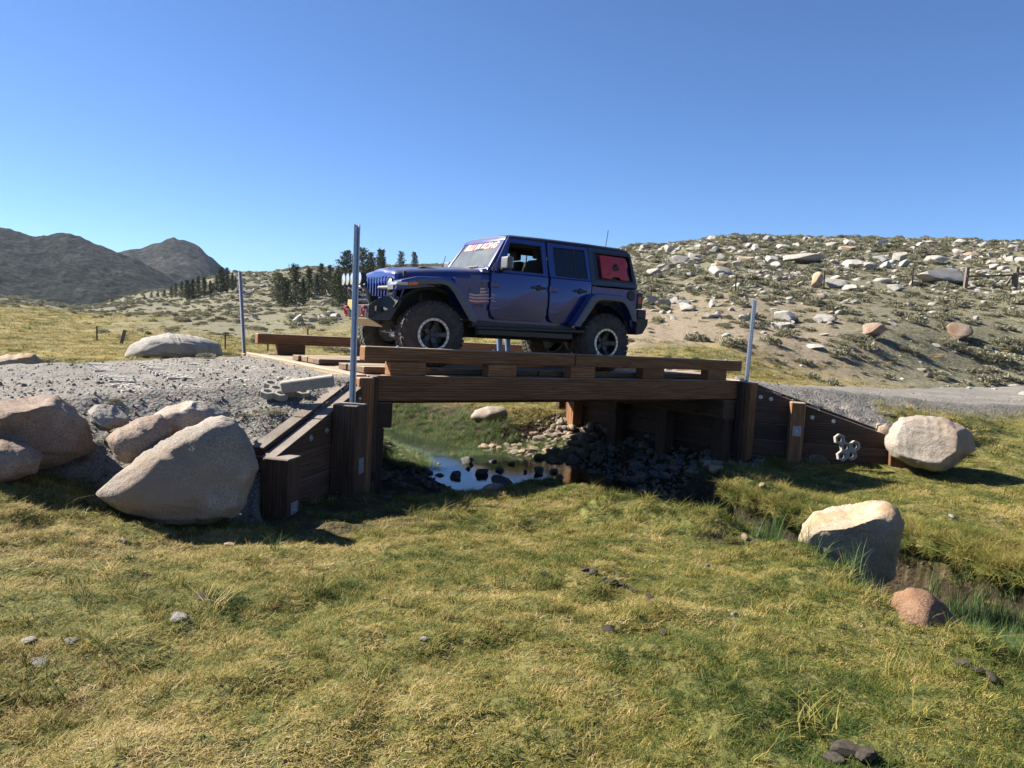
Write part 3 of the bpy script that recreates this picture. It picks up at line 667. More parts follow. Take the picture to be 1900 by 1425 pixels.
boulder('boulder', 'small grey boulder wedged behind the huge brown one', 'boulder', [(158, 764), (175, 752), (212, 755), (244, 782), (236, 797), (205, 806), (185, 800), (168, 785)], 7.35, .22, R_GREY, 313, lo=.6, hi=.85, nf=10)
boulder('boulder', 'rust coloured boulder between the huge brown and the big grey one', 'boulder', [(196, 815), (215, 795), (265, 777), (300, 775), (322, 803), (315, 830), (280, 860), (235, 866), (212, 850)], 6.95, .30, R_RED, 317)
boulder('boulder', 'flat topped boulder in the gravel slope above the big grey one', 'boulder', [(266, 772), (300, 755), (345, 745), (395, 752), (436, 776), (424, 796), (345, 812), (310, 808)], 7.55, .28, R_WARM, 321, lo=.6, hi=.85)
boulder('boulder', 'sunlit tan boulder standing in the creek trench', 'boulder',
        [(1464, 1030), (1474, 1000), (1496, 975), (1540, 955), (1600, 940), (1648, 935), (1670, 948), (1678, 975), (1670, 1015), (1662, 1075), (1600, 1120), (1490, 1085)], 6.75, .42, R_TAN, 325, full=.7, nf=3, lo=.85, hi=.97, planes=[((-.42, -.4, 1), .60), ((.15, -1, -.35), .60)])
boulder('boulder', 'large rounded boulder at the end of the downhill wing wall', 'boulder',
        [(1636, 832), (1645, 803), (1668, 781), (1700, 775), (1745, 776), (1790, 793), (1806, 808), (1814, 838), (1797, 852), (1770, 872), (1735, 878), (1690, 872), (1650, 855)], 12.75, .62, R_WARM, 329, full=.68, nf=4, lo=.8, hi=.95, planes=[((-.05, -.95, .35), .70), ((.85, -.45, -.25), .72)])
boulder('boulder', 'small tan rock between wing wall and large rounded boulder', 'rock', [(1623, 802), (1626, 788), (1645, 783), (1656, 792), (1652, 806), (1640, 822), (1628, 816)], 13.6, .16, R_TAN, 333, sub=4)
boulder('boulder', 'reddish rock bulging from the grassy bank in the foreground', 'boulder', [(1632, 1160), (1652, 1132), (1685, 1116), (1722, 1118), (1757, 1142), (1785, 1180), (1775, 1215), (1720, 1245), (1670, 1245), (1640, 1200)], 4.55, .34, R_RUST, 337, sub=4)
boulder('boulder', 'wide pale boulder with a bush before it in the meadow beyond the road', 'boulder', [(230, 664), (240, 641), (270, 626), (310, 620), (350, 623), (390, 631), (414, 642), (418, 664), (330, 674)], 28.5, 1.2, R_GREY, 343, full=.85, amp=.06, nf=0)
boulder('boulder', 'smooth tan boulder behind the road at the picture edge', 'boulder', [(-60, 672), (0, 662), (40, 655), (65, 659), (92, 682), (85, 700), (-50, 700)], 12.9, .45, R_TAN, 345)
boulder('boulder', 'flat grey boulder in the meadow seen under the bridge', 'boulder', [(866, 778), (880, 764), (905, 755), (935, 757), (950, 768), (945, 780), (900, 784)], None, .35, R_WARM, 352, full=.85, nf=2, lo=.8, hi=.9, sub=4)

ROCKS = [rock_mesh('rock', 400 + k, 3, (1, rnd.uniform(.7, .95), rnd.uniform(.6, .9)), 13, .38, .75, .05) for k in range(10)]
RSMALL = [rock_mesh('stone', 440 + k, 2, (1, rnd.uniform(.65, .95), rnd.uniform(.45, .75)), 8, .5, .85) for k in range(8)]
_mm = {}
def rock_copy(name, k, mat, loc, size, label, cat, group=None, small=False, rz=None, flat=1.0):
    key = (k % 8, mat.name, small)
    if key not in _mm:
        me = (RSMALL if small else ROCKS)[k % 8].copy(); me.materials.append(mat); _mm[key] = me
    o = bpy.data.objects.new(name, _mm[key]); COL.objects.link(o); o.location = loc; o.scale = (size, size, size * flat)
    o.rotation_euler = (rnd.uniform(-.3, .3), rnd.uniform(-.3, .3), rnd.uniform(0, 6.28) if rz is None else rz)
    return tag(o, label, cat, group)
# boulders of the rocky slope that can be told apart: x0, x1, top, bottom (pixels), material, label
named = [(1597, 1635, 602, 627, R_RED, 'tilted brown boulder among the sage at the foot of the slope, nearest the road'),
 (1752, 1795, 600, 627, R_RED, 'upright brown boulder with a dark notch among the low sage'),
 (1706, 1784, 502, 529, R_PALE, 'long white slab of a boulder beside the wooden fence'),
 (1568, 1601, 482, 498, R_PALE, 'white boulder with a square face midway up the slope'),
 (1716, 1757, 474, 492, R_PALE, 'white boulder above the wooden fence, close to the skyline'),
 (1618, 1647, 475, 488, R_PALE, 'round white boulder between two others near the skyline'),
 (1655, 1679, 467, 488, R_GREY, 'pair-like grey boulder just below the far mountain'),
 (1793, 1817, 469, 482, R_RED, 'rust orange boulder on the skyline'),
 (1504, 1523, 508, 536, R_TAN, 'upright tan boulder by a thin fence stake'),
 (1521, 1567, 519, 535, R_GREY, 'low grey boulder beside the upright tan one'),
 (1626, 1645, 448, 460, R_PALE, 'white boulder standing on the skyline under open sky'),
 (1313, 1330, 438, 449, R_GREY, 'rounded grey boulder topping the crest of the slope'),
 (1416, 1434, 438, 450, R_PALE, 'pale round boulder topping the crest'),
 (1434, 1474, 576, 598, R_PALE, 'bright white angular boulder beside the downhill marker post'),
 (1427, 1463, 597, 612, R_PALE, 'flat white boulder just below the bright angular one'),
 (1316, 1358, 495, 516, R_GREY, 'slanting grey slab resting on two smaller rocks'),
 (1445, 1517, 473, 490, R_GREY, 'long dark ledge of a boulder below the crest'),
 (1241, 1276, 476, 492, R_PALE, 'pale wedge-shaped boulder behind the vehicle rear'),
 (1193, 1222, 554, 568, R_GREY, 'grey boulder right behind the rear bumper')]
more = [(1565, 1593, 530, 542), (1623, 1656, 516, 527), (1644, 1673, 528, 541), (1555, 1584, 457, 470), (1565, 1588, 446, 459), (1500, 1516, 477, 486), (1508, 1546, 585, 599), (1371, 1387, 441, 452), (1396, 1408, 453, 467),
 (1278, 1299, 473, 488), (1333, 1347, 508, 519), (1366, 1396, 476, 488), (1420, 1445, 476, 491), (1195, 1223, 501, 516), (1253, 1279, 558, 571), (1217, 1245, 557, 572), (1317, 1329, 556, 571), (1303, 1329, 583, 593), (1508, 1530, 588, 600),
 (1325, 1348, 485, 498), (1233, 1250, 456, 470), (1834, 1852, 492, 502), (1880, 1905, 480, 494), (1810, 1825, 505, 512), (1500, 1530, 640, 648), (1120, 1142, 445, 458), (1158, 1178, 449, 460), (1585, 1607, 628, 634), (1440, 1466, 455, 466), (1530, 1552, 452, 462)]
for i, row in enumerate(named + [(a_, b_, c_, d_, (R_PALE, R_GREY, R_PALE, R_TAN)[k % 4], None) for k, (a_, b_, c_, d_) in enumerate(more)]):
    x0, x1, y0, y1, mt, lb = row; cx = (x0 + x1) / 2
    p, d = ghit(cx, y1 - 2); w = (x1 - x0) / FPX * d; h = (y1 - y0) / FPX * d
    k = i % 8; me = ROCKS[k]
    key = (k, mt.name, False)
    o = rock_copy('boulder', k, mt, p, 1, lb or 'mid-sized pale granite boulder on the rocky slope behind the bridge', 'boulder', 'granite boulders on the rocky slope', rz=math.atan2(-p.x, p.y) + rnd.uniform(-.25, .25))
    bb = np.array([v.co[:] for v in me.vertices]); ex = np.ptp(bb, 0)
    o.scale = (w / ex[0] * 1.08, w / ex[1] * .9, h / ex[2] * 1.25); o.rotation_euler[0] = o.rotation_euler[1] = 0
    o.location = p + Vector((0, 0, h * .36))
# more boulders of the slopes, smaller in view
cnt = 0
while cnt < 210:
    if cnt < 150: px = rnd.uniform(1185, 1900); py = 452 + abs(rnd.gauss(0, 1)) * 42
    else: px = rnd.uniform(440, 720); py = rnd.uniform(515, 600)
    if py > 640: continue
    p, d = ghit(px, py)
    if d > 330 or d < 30: continue
    sz = rnd.choice([.22, .28, .35, .45, .6]) * (.8 + d / 160)
    lb = 'small granite rock littered over the slope behind the bridge' if px > 1000 else 'small granite rock on the slope below the pines'
    rock_copy('rock', rnd.randrange(8), rnd.choice([R_PALE, R_GREY, R_PALE, R_GREY, R_WARM]), p + Vector((0, 0, sz * .15)), sz, lb, 'rock', 'granite rocks littering the slope' if px > 1000 else 'granite rocks below the pines', flat=rnd.uniform(.6, 1))
    cnt += 1
# loose stones in the foreground turf
fore = [(330, 1155, .09, R_PALE, 'flat pale stone half sunk in the foreground turf'), (55, 1196, .075, R_PALE, 'pale pinkish stone at the turf edge, beside a whiter one'), (130, 1200, .06, R_PALE, 'small white stone beside the pale pinkish one'),
 (75, 1238, .07, R_GREY, 'grey knobbly stone below the two pale ones'), (230, 1008, .08, R_GREY, 'grey stone in the turf below the big leaning boulder'), (427, 1015, .09, R_TAN, 'tan stone at the edge of the boulder shadow'),
 (523, 1012, .07, R_SLATE, 'dull stone just inside the boulder shadow'), (788, 1190, .045, R_PALE, 'small pale stone in the middle of the meadow'), (740, 1101, .04, R_GREY, 'tiny grey stone in the middle meadow'), (840, 1102, .03, R_PALE, 'tiny cream pebble in the middle meadow'),
 (1362, 1145, .045, R_PALE, 'small white stone in the turf towards the creek'), (1768, 962, .10, R_PALE, 'lone pale stone on the grass beyond the creek boulder'), (1312, 1052, .06, R_GREY, 'grey stone among the tussocks'), (560, 1018, .05, R_TAN, 'small tan stone beyond the tip of the shadow'),
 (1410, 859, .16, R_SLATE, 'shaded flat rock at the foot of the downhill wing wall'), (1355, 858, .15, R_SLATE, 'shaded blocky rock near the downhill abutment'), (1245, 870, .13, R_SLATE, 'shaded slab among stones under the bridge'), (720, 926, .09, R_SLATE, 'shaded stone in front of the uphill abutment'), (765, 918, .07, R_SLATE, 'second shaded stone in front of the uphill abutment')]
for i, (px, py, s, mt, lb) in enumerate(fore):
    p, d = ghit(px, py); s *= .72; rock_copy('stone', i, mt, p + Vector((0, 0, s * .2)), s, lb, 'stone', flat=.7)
# stones in the water
for i, (x0, x1, y0, y1) in enumerate([(851, 880, 849, 862), (875, 911, 854, 881), (863, 875, 864, 873), (911, 957, 877, 897), (914, 939, 866, 875), (828, 861, 867, 887), (808, 819, 850, 864), (907, 923, 850, 860), (987, 1014, 867, 879), (1018, 1037, 864, 878), (1029, 1049, 881, 891), (940, 956, 858, 864), (968, 980, 872, 878)]):
    d = 2.85 / max(1e-3, -((C_R * ((x0 + x1) / 2 - CX) / FPX - C_U * (y1 - 2 - CY) / FPX + C_F)[2])); p = unp((x0 + x1) / 2, y1 - 2, d); w = (x1 - x0) / FPX * d
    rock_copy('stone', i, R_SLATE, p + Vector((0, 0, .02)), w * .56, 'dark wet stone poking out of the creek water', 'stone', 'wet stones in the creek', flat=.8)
# cobbles heaped along the creek under the bridge
def heap(n, poly, s0, s1, mats, label, group, bias=0):
    xs = [p[0] for p in poly]; ys = [p[1] for p in poly]; k = 0; tries = 0
    while k < n and tries < 4000:
        tries += 1; x = rnd.uniform(min(xs), max(xs)); y = rnd.uniform(min(ys), max(ys)); ins = False
        for i in range(len(poly)):
            (ax, ay), (bx, by) = poly[i], poly[(i + 1) % len(poly)]
            if (ay > y) != (by > y) and x < (bx - ax) * (y - ay) / (by - ay) + ax: ins = not ins
        if not ins: continue
        p, d = ghit(x, y)
        if p.z < WATER + CAMZ - .06 or d > 24: continue
        s = rnd.uniform(s0, s1) * rnd.uniform(.75, 1.25)
        rock_copy('cobble', rnd.randrange(8), rnd.choice(mats), p + Vector((0, 0, s * .3)), s, label, 'stone', group, True, flat=rnd.uniform(.7, 1.0)); k += 1
heap(42, [(692, 828), (740, 826), (800, 838), (812, 862), (760, 858), (692, 848)], .06, .13, [R_MIX, R_TAN, R_WARM], 'cobble on the sunlit creek bank below the uphill abutment', 'cobbles on the uphill bank')
heap(175, [(880, 838), (905, 826), (960, 830), (990, 808), (1030, 790), (1050, 768), (1075, 778), (1140, 800), (1110, 815), (1080, 840), (1060, 862), (1000, 862), (950, 850)], .07, .15, [R_MIX, R_TAN, R_WARM, R_MIX], 'cobble in the sunlit heap by the downhill abutment', 'cobbles heaped by the downhill abutment')
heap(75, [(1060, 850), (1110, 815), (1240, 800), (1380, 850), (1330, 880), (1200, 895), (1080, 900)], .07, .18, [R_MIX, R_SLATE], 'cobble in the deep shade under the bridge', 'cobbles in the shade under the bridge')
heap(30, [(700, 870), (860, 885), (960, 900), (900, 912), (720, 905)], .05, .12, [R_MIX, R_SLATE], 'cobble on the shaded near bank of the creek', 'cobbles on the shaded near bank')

# ------------------------------------------------------------------ concrete lattice pavers
CONC = plain('concrete', (.29, .27, .235), .9, 0, .2, 30, .4)
def lattice(cells, a=.088, th=.075, hole=.5):
    g = G()
    hexa = [(a * math.cos(math.radians(60 * i + 30)) * 1.0, a * math.sin(math.radians(60 * i + 30))) for i in range(6)]
    inn = [(x * hole * (1.15 if abs(y) < .06 else .75), y * hole * 1.1) for x, y in hexa]
    for cx, cy in cells:
        ox, oy = (cx + .5 * (cy % 2)) * a * math.sqrt(3), cy * a * 1.5
        V = [(x * .997 + ox, y * .997 + oy, z) for z in (0, th) for x, y in hexa] + [(x + ox, y + oy, z) for z in (0, th) for x, y in inn]
        F = []
        for i in range(6):
            j = (i + 1) % 6; F += [(i, j, 6 + j, 6 + i), (6 + i, 6 + j, 18 + j, 18 + i), (j, i, 12 + i, 12 + j), (12 + j, 12 + i, 18 + i, 18 + j)]
        g.add(V, F)
    return g
PAV = lattice([(x, y) for x in range(4) for y in range(4)]).mesh('lattice_paver', .004); PAV.materials.append(CONC)
for iu in range(4):
    for iv in range(8):
        u = -.78 - iu * .66; v = .15 + iv * .57
        x, y = P0[0] + u * A2[0] + v * V2[0], P0[1] + u * A2[1] + v * V2[1]
        o = bpy.data.objects.new('lattice_paver', PAV); COL.objects.link(o); o.location = (x, y, Hs(x, y) - .064 + rnd.uniform(-.012, .012)); o.rotation_euler = (rnd.uniform(-.02, .02), .04, HD + rnd.uniform(-.02, .02))
        tag(o, 'worn concrete lattice paver laid flush in the gravel ramp to the bridge', 'paver', 'lattice pavers on the bridge ramp')
def loose(mesh, loc, rot, label):
    o = bpy.data.objects.new('lattice_paver', mesh); COL.objects.link(o); o.location = loc; o.rotation_euler = rot; return tag(o, label, 'paver')
P3 = lattice([(0, 0), (1, 0), (0, 1), (1, 1), (2, 1), (0, 2), (1, 2), (2, 2)]).mesh('loose_paver', .004); P3.materials.append(CONC)
p, d = ghit(505, 742); loose(P3, p + Vector((-.05, -.02, .03)), (.30, .12, .2), 'loose concrete lattice paver sliding down the gravel slope by the wing wall')
P5 = lattice([(0, 0), (0, 1), (0, 2), (1, 0), (1, 1)], .095).mesh('broken_paver', .004); P5.materials.append(CONC)
pq = unp(1560, 846, 13.15); loose(P5, pq, (math.radians(80), math.radians(-8), math.radians(5)), 'broken concrete lattice paver leaning upright on the downhill wing wall')
g = G(); g.box((-.30, -.07, -.065), (.30, .07, .065))
o = g.build('concrete_slab', CONC, None, .012); pq = unp(571, 712, 8.95); o.location = pq; o.rotation_euler = (.1, -math.radians(9), math.radians(12)); tag(o, 'concrete slab lying on edge beside the wing wall top', 'slab')

# dried clods of dung and soil in the turf
CLOD = rock_mat('dried_clod', (.05, .04, .03), (.09, .072, .055), (.14, .115, .09))
for i, (px, py, s) in enumerate([(1085, 1062, .035), (1100, 1068, .05), (1118, 1078, .04), (1135, 1086, .06), (1152, 1090, .05), (1175, 1098, .04), (1205, 1112, .04), (1010, 1072, .035), (378, 1112, .05), (700, 1142, .03), (1570, 1405, .07), (1600, 1412, .06), (1545, 1415, .05), (1785, 1235, .06), (1812, 1252, .05), (1838, 1262, .05), (1128, 1172, .04), (1232, 1180, .04)]):
    p, d = ghit(px, py); rock_copy('dung_clod', i, CLOD, p + Vector((0, 0, s * .3)), s, 'dark dried clod lying in the foreground turf', 'clod', 'dried clods in the turf', True, flat=.55)
# ------------------------------------------------------------------ blue off-road vehicle (x backwards from the front axle, y to the far side, z up)
def paint_mat(name, base, metal=.35, rough=.32, coat=1.0, dust=.42, dustc=(.30, .26, .22)):
    m, t, b = new_mat(name); o = tc(t); n = noise(t, o, 3.5, 6, .6); n2 = noise(t, o, 60, 3)
    geo = t.nodes.new('ShaderNodeNewGeometry'); sx = t.nodes.new('ShaderNodeSeparateXYZ'); t.links.new(geo.outputs['Normal'], sx.inputs[0])
    f = math_(t, 'MULTIPLY', ramp(t, n, [(.35, (.35, .35, .35)), (.7, (1, 1, 1))]), math_(t, 'ADD', math_(t, 'MULTIPLY', ramp(t, sx.outputs['Z'], [(.3, (0, 0, 0)), (.95, (1, 1, 1))]), dust * 1.5), dust * .015), True)  # dust on upward faces, raised to imitate sunlit bonnet and wing tops
    t.links.new(mix(t, f, base, dustc), b.inputs['Base Color'])
    b.inputs['Metallic'].default_value = metal; b.inputs['Coat Weight'].default_value = coat; b.inputs['Coat Roughness'].default_value = .06
    t.links.new(math_(t, 'ADD', math_(t, 'MULTIPLY', f, .4), rough, True), b.inputs['Roughness']); return m
BLUE = paint_mat('blue_paint', (.003, .016, .15))
BLUEK = paint_mat('dark_hardtop', (.010, .016, .048), .0, .45, .3, .12)
BLK = plain('black_plastic', (.018, .018, .020), .55, 0, .3, 30)
BLKS = plain('black_steel', (.030, .030, .033), .45, .3, .3, 30)
DARK = plain('interior_dark', (.012, .012, .013), .8)
GUN = plain('gunmetal_wheel', (.060, .062, .068), .42, .6, .2, 20)
RINGM = plain('machined_ring', (.62, .62, .61), .35, .6, .1, 20)
TYRE = plain('dusty_rubber', (.050, .045, .040), .92, 0, .45, 9, .3)
REDM = plain('red_steel', (.24, .012, .02), .4); REDP = plain('red_plastic', (.42, .022, .035), .45)
CHROME = plain('lamp_reflector', (.75, .77, .78), .22, .75, .12, 60)
LENS = plain('lamp_lens', (.42, .44, .44), .12, .3, .15, 90, coat=.8); AMB = plain('amber_lens', (.55, .13, .02), .2, coat=.6); TAIL = plain('red_lens', (.45, .02, .025), .2, coat=.6)
TANM = plain('dusty_skid', (.36, .29, .21), .7, .2, .15, 12); WHT = plain('white_print', (.60, .58, .56), .6, 0, .08); REDPR = plain('red_print', (.50, .10, .10), .6); REDLT = plain('letter_red', (.42, .05, .05), .6); NAVY = plain('navy_print', (.02, .035, .14), .5)
TRIM = plain('grey_trim', (.11, .11, .115), .5, 0, .15, 30)
def glass_mat(name, tint, trans, dust, rough=.03):
    m = bpy.data.materials.new(name); m.use_nodes = True; t = m.node_tree; t.nodes.remove(t.nodes['Principled BSDF']); out = t.nodes['Material Output']
    gl = t.nodes.new('ShaderNodeBsdfGlossy'); gl.inputs['Roughness'].default_value = rough; tr = t.nodes.new('ShaderNodeBsdfTransparent'); tr.inputs[0].default_value = (*trans, 1)
    df = t.nodes.new('ShaderNodeBsdfDiffuse'); df.inputs[0].default_value = (*tint, 1); fr = t.nodes.new('ShaderNodeFresnel'); fr.inputs[0].default_value = 1.5
    n = noise(t, tc(t), 5, 5, .6); m1 = t.nodes.new('ShaderNodeMixShader'); m2 = t.nodes.new('ShaderNodeMixShader')
    t.links.new(math_(t, 'MULTIPLY', ramp(t, n, [(.3, (.6, .6, .6)), (.7, (1, 1, 1))]), dust), m1.inputs[0]); t.links.new(tr.outputs[0], m1.inputs[1]); t.links.new(df.outputs[0], m1.inputs[2])
    t.links.new(fr.outputs[0], m2.inputs[0]); t.links.new(m1.outputs[0], m2.inputs[1]); t.links.new(gl.outputs[0], m2.inputs[2]); t.links.new(m2.outputs[0], out.inputs[0]); return m
GLW = glass_mat('windscreen_glass', (.30, .33, .33), (.70, .76, .74), .55); GLT = glass_mat('tinted_glass', (.008, .011, .03), (.03, .03, .04), .92); GLC = glass_mat('clear_glass', (.4, .4, .4), (.85, .9, .88), .05)  # windscreen's pale diffuse layer imitates the reflected sky

CAR = empty('off_road_vehicle', label='dusty blue four-door off-road vehicle with big tyres stopped on the bridge', cat='vehicle')
SC = 1.025; jh, jg = .5407, -.0252
jO = np.array([-1.10883, 10.77695, -.71586]) * SC
ja = Vector((math.cos(jh) * math.cos(jg), math.sin(jh) * math.cos(jg), math.sin(jg))); jv = Vector((-math.sin(jh), math.cos(jh), 0)); jw = ja.cross(jv)
oc = Vector(jO) + Vector((0, 0, CAMZ)) + jv * (.93 * SC)
CAR.matrix_world = Matrix(((ja.x * SC, jv.x * SC, jw.x * SC, oc.x), (ja.y * SC, jv.y * SC, jw.y * SC, oc.y), (ja.z * SC, jv.z * SC, jw.z * SC, oc.z), (0, 0, 0, 1)))
YB = .79
def ys(z): return YB - .03 * max(0, (1.0 - z)) if z < 1.42 else YB - .20 * (z - 1.42)
def panel(poly, t=.03, o=0.0, sd=-1):            # outer skin at y = sd*(ys(z)+o)
    g = G()
    if sd < 0: g.prism(poly, lambda z: -(ys(z) + o), lambda z: -(ys(z) + o - t))
    else: g.prism(poly, lambda z: ys(z) + o - t, lambda z: ys(z) + o)
    return g
def rpanel(outer, inner, t=.03, o=0.0, sd=-1):
    g = G()
    if sd < 0: g.ring(outer, inner, lambda z: -(ys(z) + o), lambda z: -(ys(z) + o - t))
    else: g.ring(outer, inner, lambda z: ys(z) + o - t, lambda z: ys(z) + o)
    return g
def shrink(poly, d):
    cx = sum(p[0] for p in poly) / len(poly); cz = sum(p[1] for p in poly) / len(poly)
    return [(x + (d if x < cx else -d), z + (d if z < cz else -d)) for x, z in poly]
# inner tub, filled up to the door sills
def arc(cx, cz, r, a0, a1, n): return [(cx + r * math.cos(math.radians(a0 + (a1 - a0) * i / n)), cz + r * math.sin(math.radians(a0 + (a1 - a0) * i / n))) for i in range(n + 1)]
tub = [(.60, .66), (2.42, .66)] + arc(3.008, .50, .60, 165, 20, 8) + [(3.70, .70), (3.72, 1.36), (.62, 1.36), (.60, 1.28), (-.40, 1.22), (-.46, .95), (-.45, .95)] + [(-.40, 1.08), (.18, 1.16), (.40, 1.0), (.58, .72)]
g = G(); g.prism(tub, -.735, .735); g.build('body', BLUE, CAR)
g = G(); g.prism([(-.44, .62), (.62, .62), (.62, 1.1), (-.44, 1.1)], -.42, .42); g.box((.6, -.5, .45), (3.6, .5, .67)); g.build('chassis', DARK, CAR)
for sd in (-1, 1):
    nm = (lambda o, l=None: o)
    # cowl side panel between wing and front door
    panel([(.34, 1.295), (.915, 1.31), (.925, .70), (.60, .70), (.36, 1.10)], .05, -.012, sd).build('cowl_panel', BLUE, CAR, .006)
    # front door
    fd_out = [(.925, 1.50), (.928, .86), (.95, .79), (1.03, .735), (1.82, .745), (1.90, .80), (1.935, .92), (1.925, 1.50)]
    d1 = panel([(.925, 1.425), (.932, .86), (.952, .79), (1.03, .735), (1.82, .745), (1.89, .79), (1.932, .90), (1.925, 1.425)], .04, .012, sd).build('front_door', BLUE, CAR, .010, .6, 2)
    fr_o = [(.93, 1.428), (1.925, 1.428), (1.895, 1.965), (1.235, 1.965)]; fr_i = [(1.155, 1.475), (1.845, 1.475), (1.815, 1.885), (1.262, 1.885)]
    o = rpanel(fr_o, fr_i, .045, .008, sd).build('window_frame', BLUE, d1, .008)
    # rear door
    d2 = panel([(1.962, 1.425), (1.965, .86), (1.985, .78), (2.05, .742), (2.395, .748), (2.44, .79), (2.745, 1.20), (2.738, 1.425)], .04, .012, sd).build('rear_door', BLUE, CAR, .010, .6, 2)
    rpanel([(1.958, 1.428), (2.738, 1.428), (2.695, 1.965), (1.925, 1.965)], [(2.06, 1.46), (2.672, 1.46), (2.630, 1.905), (2.03, 1.895)], .045, .008, sd).build('window_frame', BLUE, d2, .008)
    panel([(2.05, 1.45), (2.68, 1.45), (2.64, 1.91), (2.02, 1.90)], .006, -.012, sd).build('window_pane', GLT if sd < 0 else GLC, d2)
    panel([(2.44, 1.455), (2.457, 1.455), (2.43, 1.905), (2.413, 1.905)], .012, -.006, sd).build('window_bar', BLK, d2)
    # rear quarter
    panel([(2.765, 1.355), (2.77, 1.19), (2.86, 1.22), (3.27, 1.22), (3.45, 1.14), (3.55, .96), (3.60, .74), (3.705, .74), (3.715, 1.36)], .05, .006, sd).build('rear_quarter', BLUE, CAR, .008)
    # hardtop side with window
    hs = rpanel([(2.745, 1.372), (3.695, 1.385), (3.575, 1.94), (3.50, 1.99), (2.705, 1.985), (2.705, 1.97)], [(2.85, 1.475), (3.595, 1.48), (3.545, 1.86), (3.52, 1.90), (2.82, 1.90), (2.82, 1.89)], .05, .004, sd).build('hardtop_side', BLUEK, CAR, .010)
    rpanel([(2.835, 1.46), (3.61, 1.465), (3.56, 1.90), (3.53, 1.92), (2.805, 1.92)], [(2.862, 1.487), (3.58, 1.492), (3.53, 1.875), (3.51, 1.89), (2.832, 1.89)], .012, .012, sd).build('window_seal', BLK, hs, .003)
    panel([(2.86, 1.48), (3.58, 1.485), (3.53, 1.885), (2.83, 1.89)], .008, -.028, sd).build('window_pane', GLT, hs)
    if sd < 0:                                   # red fuel container filling the quarter window
        fc = panel([(2.925, 1.87), (2.955, 1.505), (3.14, 1.498), (3.18, 1.535), (3.30, 1.535), (3.34, 1.498), (3.47, 1.495), (3.505, 1.52), (3.50, 1.56), (3.47, 1.59), (3.465, 1.70), (3.495, 1.73), (3.485, 1.79), (3.44, 1.865)], .05, .016, sd).build('fuel_container', REDP, CAR, .012, .6, 2)
        g = G(); g.lathe([(-.022, 0), (-.022, .05), (-.012, .06), (.01, .06)], 16)
        for k in range(3): a_ = k * 2.094; g.box((-.012, -.035, .0), (.012, -.012, .06), M=Matrix.Rotation(a_, 4, 'Y'))
        kb = g.build('knob', BLK, fc, 0, .7); kb.location = (3.235, -(ys(1.69) + .012), 1.69)
        g = G()
        for x0, z0, x1, z1 in ((3.05, 1.82, 3.13, 1.76), (3.42, 1.82, 3.35, 1.76), (3.06, 1.56, 3.14, 1.61)):
            g.tube([(x0, -(ys(z0) + .018), z0), (x1, -(ys(z1) + .018), z1)], .008, 6)
        g.build('rib', REDP, fc, 0, 1)
    # handles, hinges
    for par, hx0, hx1, hz in ((d1, 1.625, 1.885, 1.255), (d2, 2.40, 2.655, 1.262)):
        g = G(); c0, c1 = sorted((sd * (ys(hz) + .012), sd * (ys(hz) + .055)))
        g.box((hx0, c0 + (.025 if sd < 0 else .022), hz - .018), (hx1, c1 - (.0 if sd < 0 else .0), hz + .016))
        g.lathe([(min(0, sd * .02), 0), (min(0, sd * .02), .045), (max(0, sd * .02), .045), (max(0, sd * .02), 0)], 16, c=((hx0 + hx1) / 2, sd * (ys(hz) + .012), hz)); g.build('handle', BLK, par, .006)
    for par, hx, hz in ((d1, .94, 1.236), (d1, .945, .905), (d2, 1.965, 1.246), (d2, 1.978, .912)):
        g = G(); y0, y1 = sorted((sd * (ys(hz) + .010), sd * (ys(hz) + .034))); g.box((hx - .035, y0, hz - .036), (hx + .125, y1, hz + .036)); g.tube([(hx - .02, sd * (ys(hz) + .03), hz - .045), (hx - .02, sd * (ys(hz) + .03), hz + .045)], .016, 8)
        g.box((hx + .03, min(sd * (ys(hz) + .038), sd * (ys(hz) + .03)), hz - .022), (hx + .10, max(sd * (ys(hz) + .038), sd * (ys(hz) + .03)), hz + .022)); g.build('hinge', BLUE, par, .006)
    # wings: flat flares
    fo = [(-.62, 1.05), (-.60, 1.12), (-.53, 1.19), (-.31, 1.25), (.03, 1.272), (.20, 1.255), (.30, 1.20), (.36, 1.145), (.50, .945), (.635, .745), (.645, .70)]
    fi = [(-.50, 1.05), (-.47, 1.085), (-.42, 1.115), (-.30, 1.15), (.03, 1.185), (.14, 1.175), (.20, 1.14), (.26, 1.08), (.40, .885), (.52, .72), (.53, .70)]
    y0, y1 = (-.94, -.56) if sd < 0 else (.56, .94)
    fl = G().ring(fo, fi, y0, y1, closed=False).build('front_wing', TRIM if False else BLUE, CAR, .016, .7, 2)
    g = G(); y0b, y1b = (-.948, -.925) if sd < 0 else (.925, .948)
    g.ring([(x * 1.0, z - .035) for x, z in fo[3:]], [(x, z - .006) for x, z in fi[3:]], y0b, y1b, closed=False); g.build('flare_trim', TRIM, fl, .005)
    g = G(); yy = sorted((sd * .70, sd * .950)); g.prism([(-.625, 1.115), (-.585, 1.165), (-.44, 1.165), (-.44, 1.12)], yy[0], yy[1]); g.build('running_lamp', LENS, fl, .008)
    g = G(); yy = sorted((sd * .90, sd * .955)); g.prism([(-.435, 1.12), (-.435, 1.168), (-.33, 1.185), (-.27, 1.172), (-.30, 1.135)], yy[0], yy[1]); g.build('marker_lamp', AMB, fl, .010)
    ro = [(2.34, .70), (2.40, .80), (2.66, 1.19), (2.74, 1.235), (2.85, 1.25), (3.27, 1.245), (3.38, 1.21), (3.46, 1.14), (3.545, 1.02), (3.60, .87)]
    ri = [(2.48, .70), (2.53, .79), (2.75, 1.10), (2.80, 1.135), (2.90, 1.155), (3.25, 1.15), (3.32, 1.12), (3.38, 1.06), (3.45, .96), (3.50, .86)]
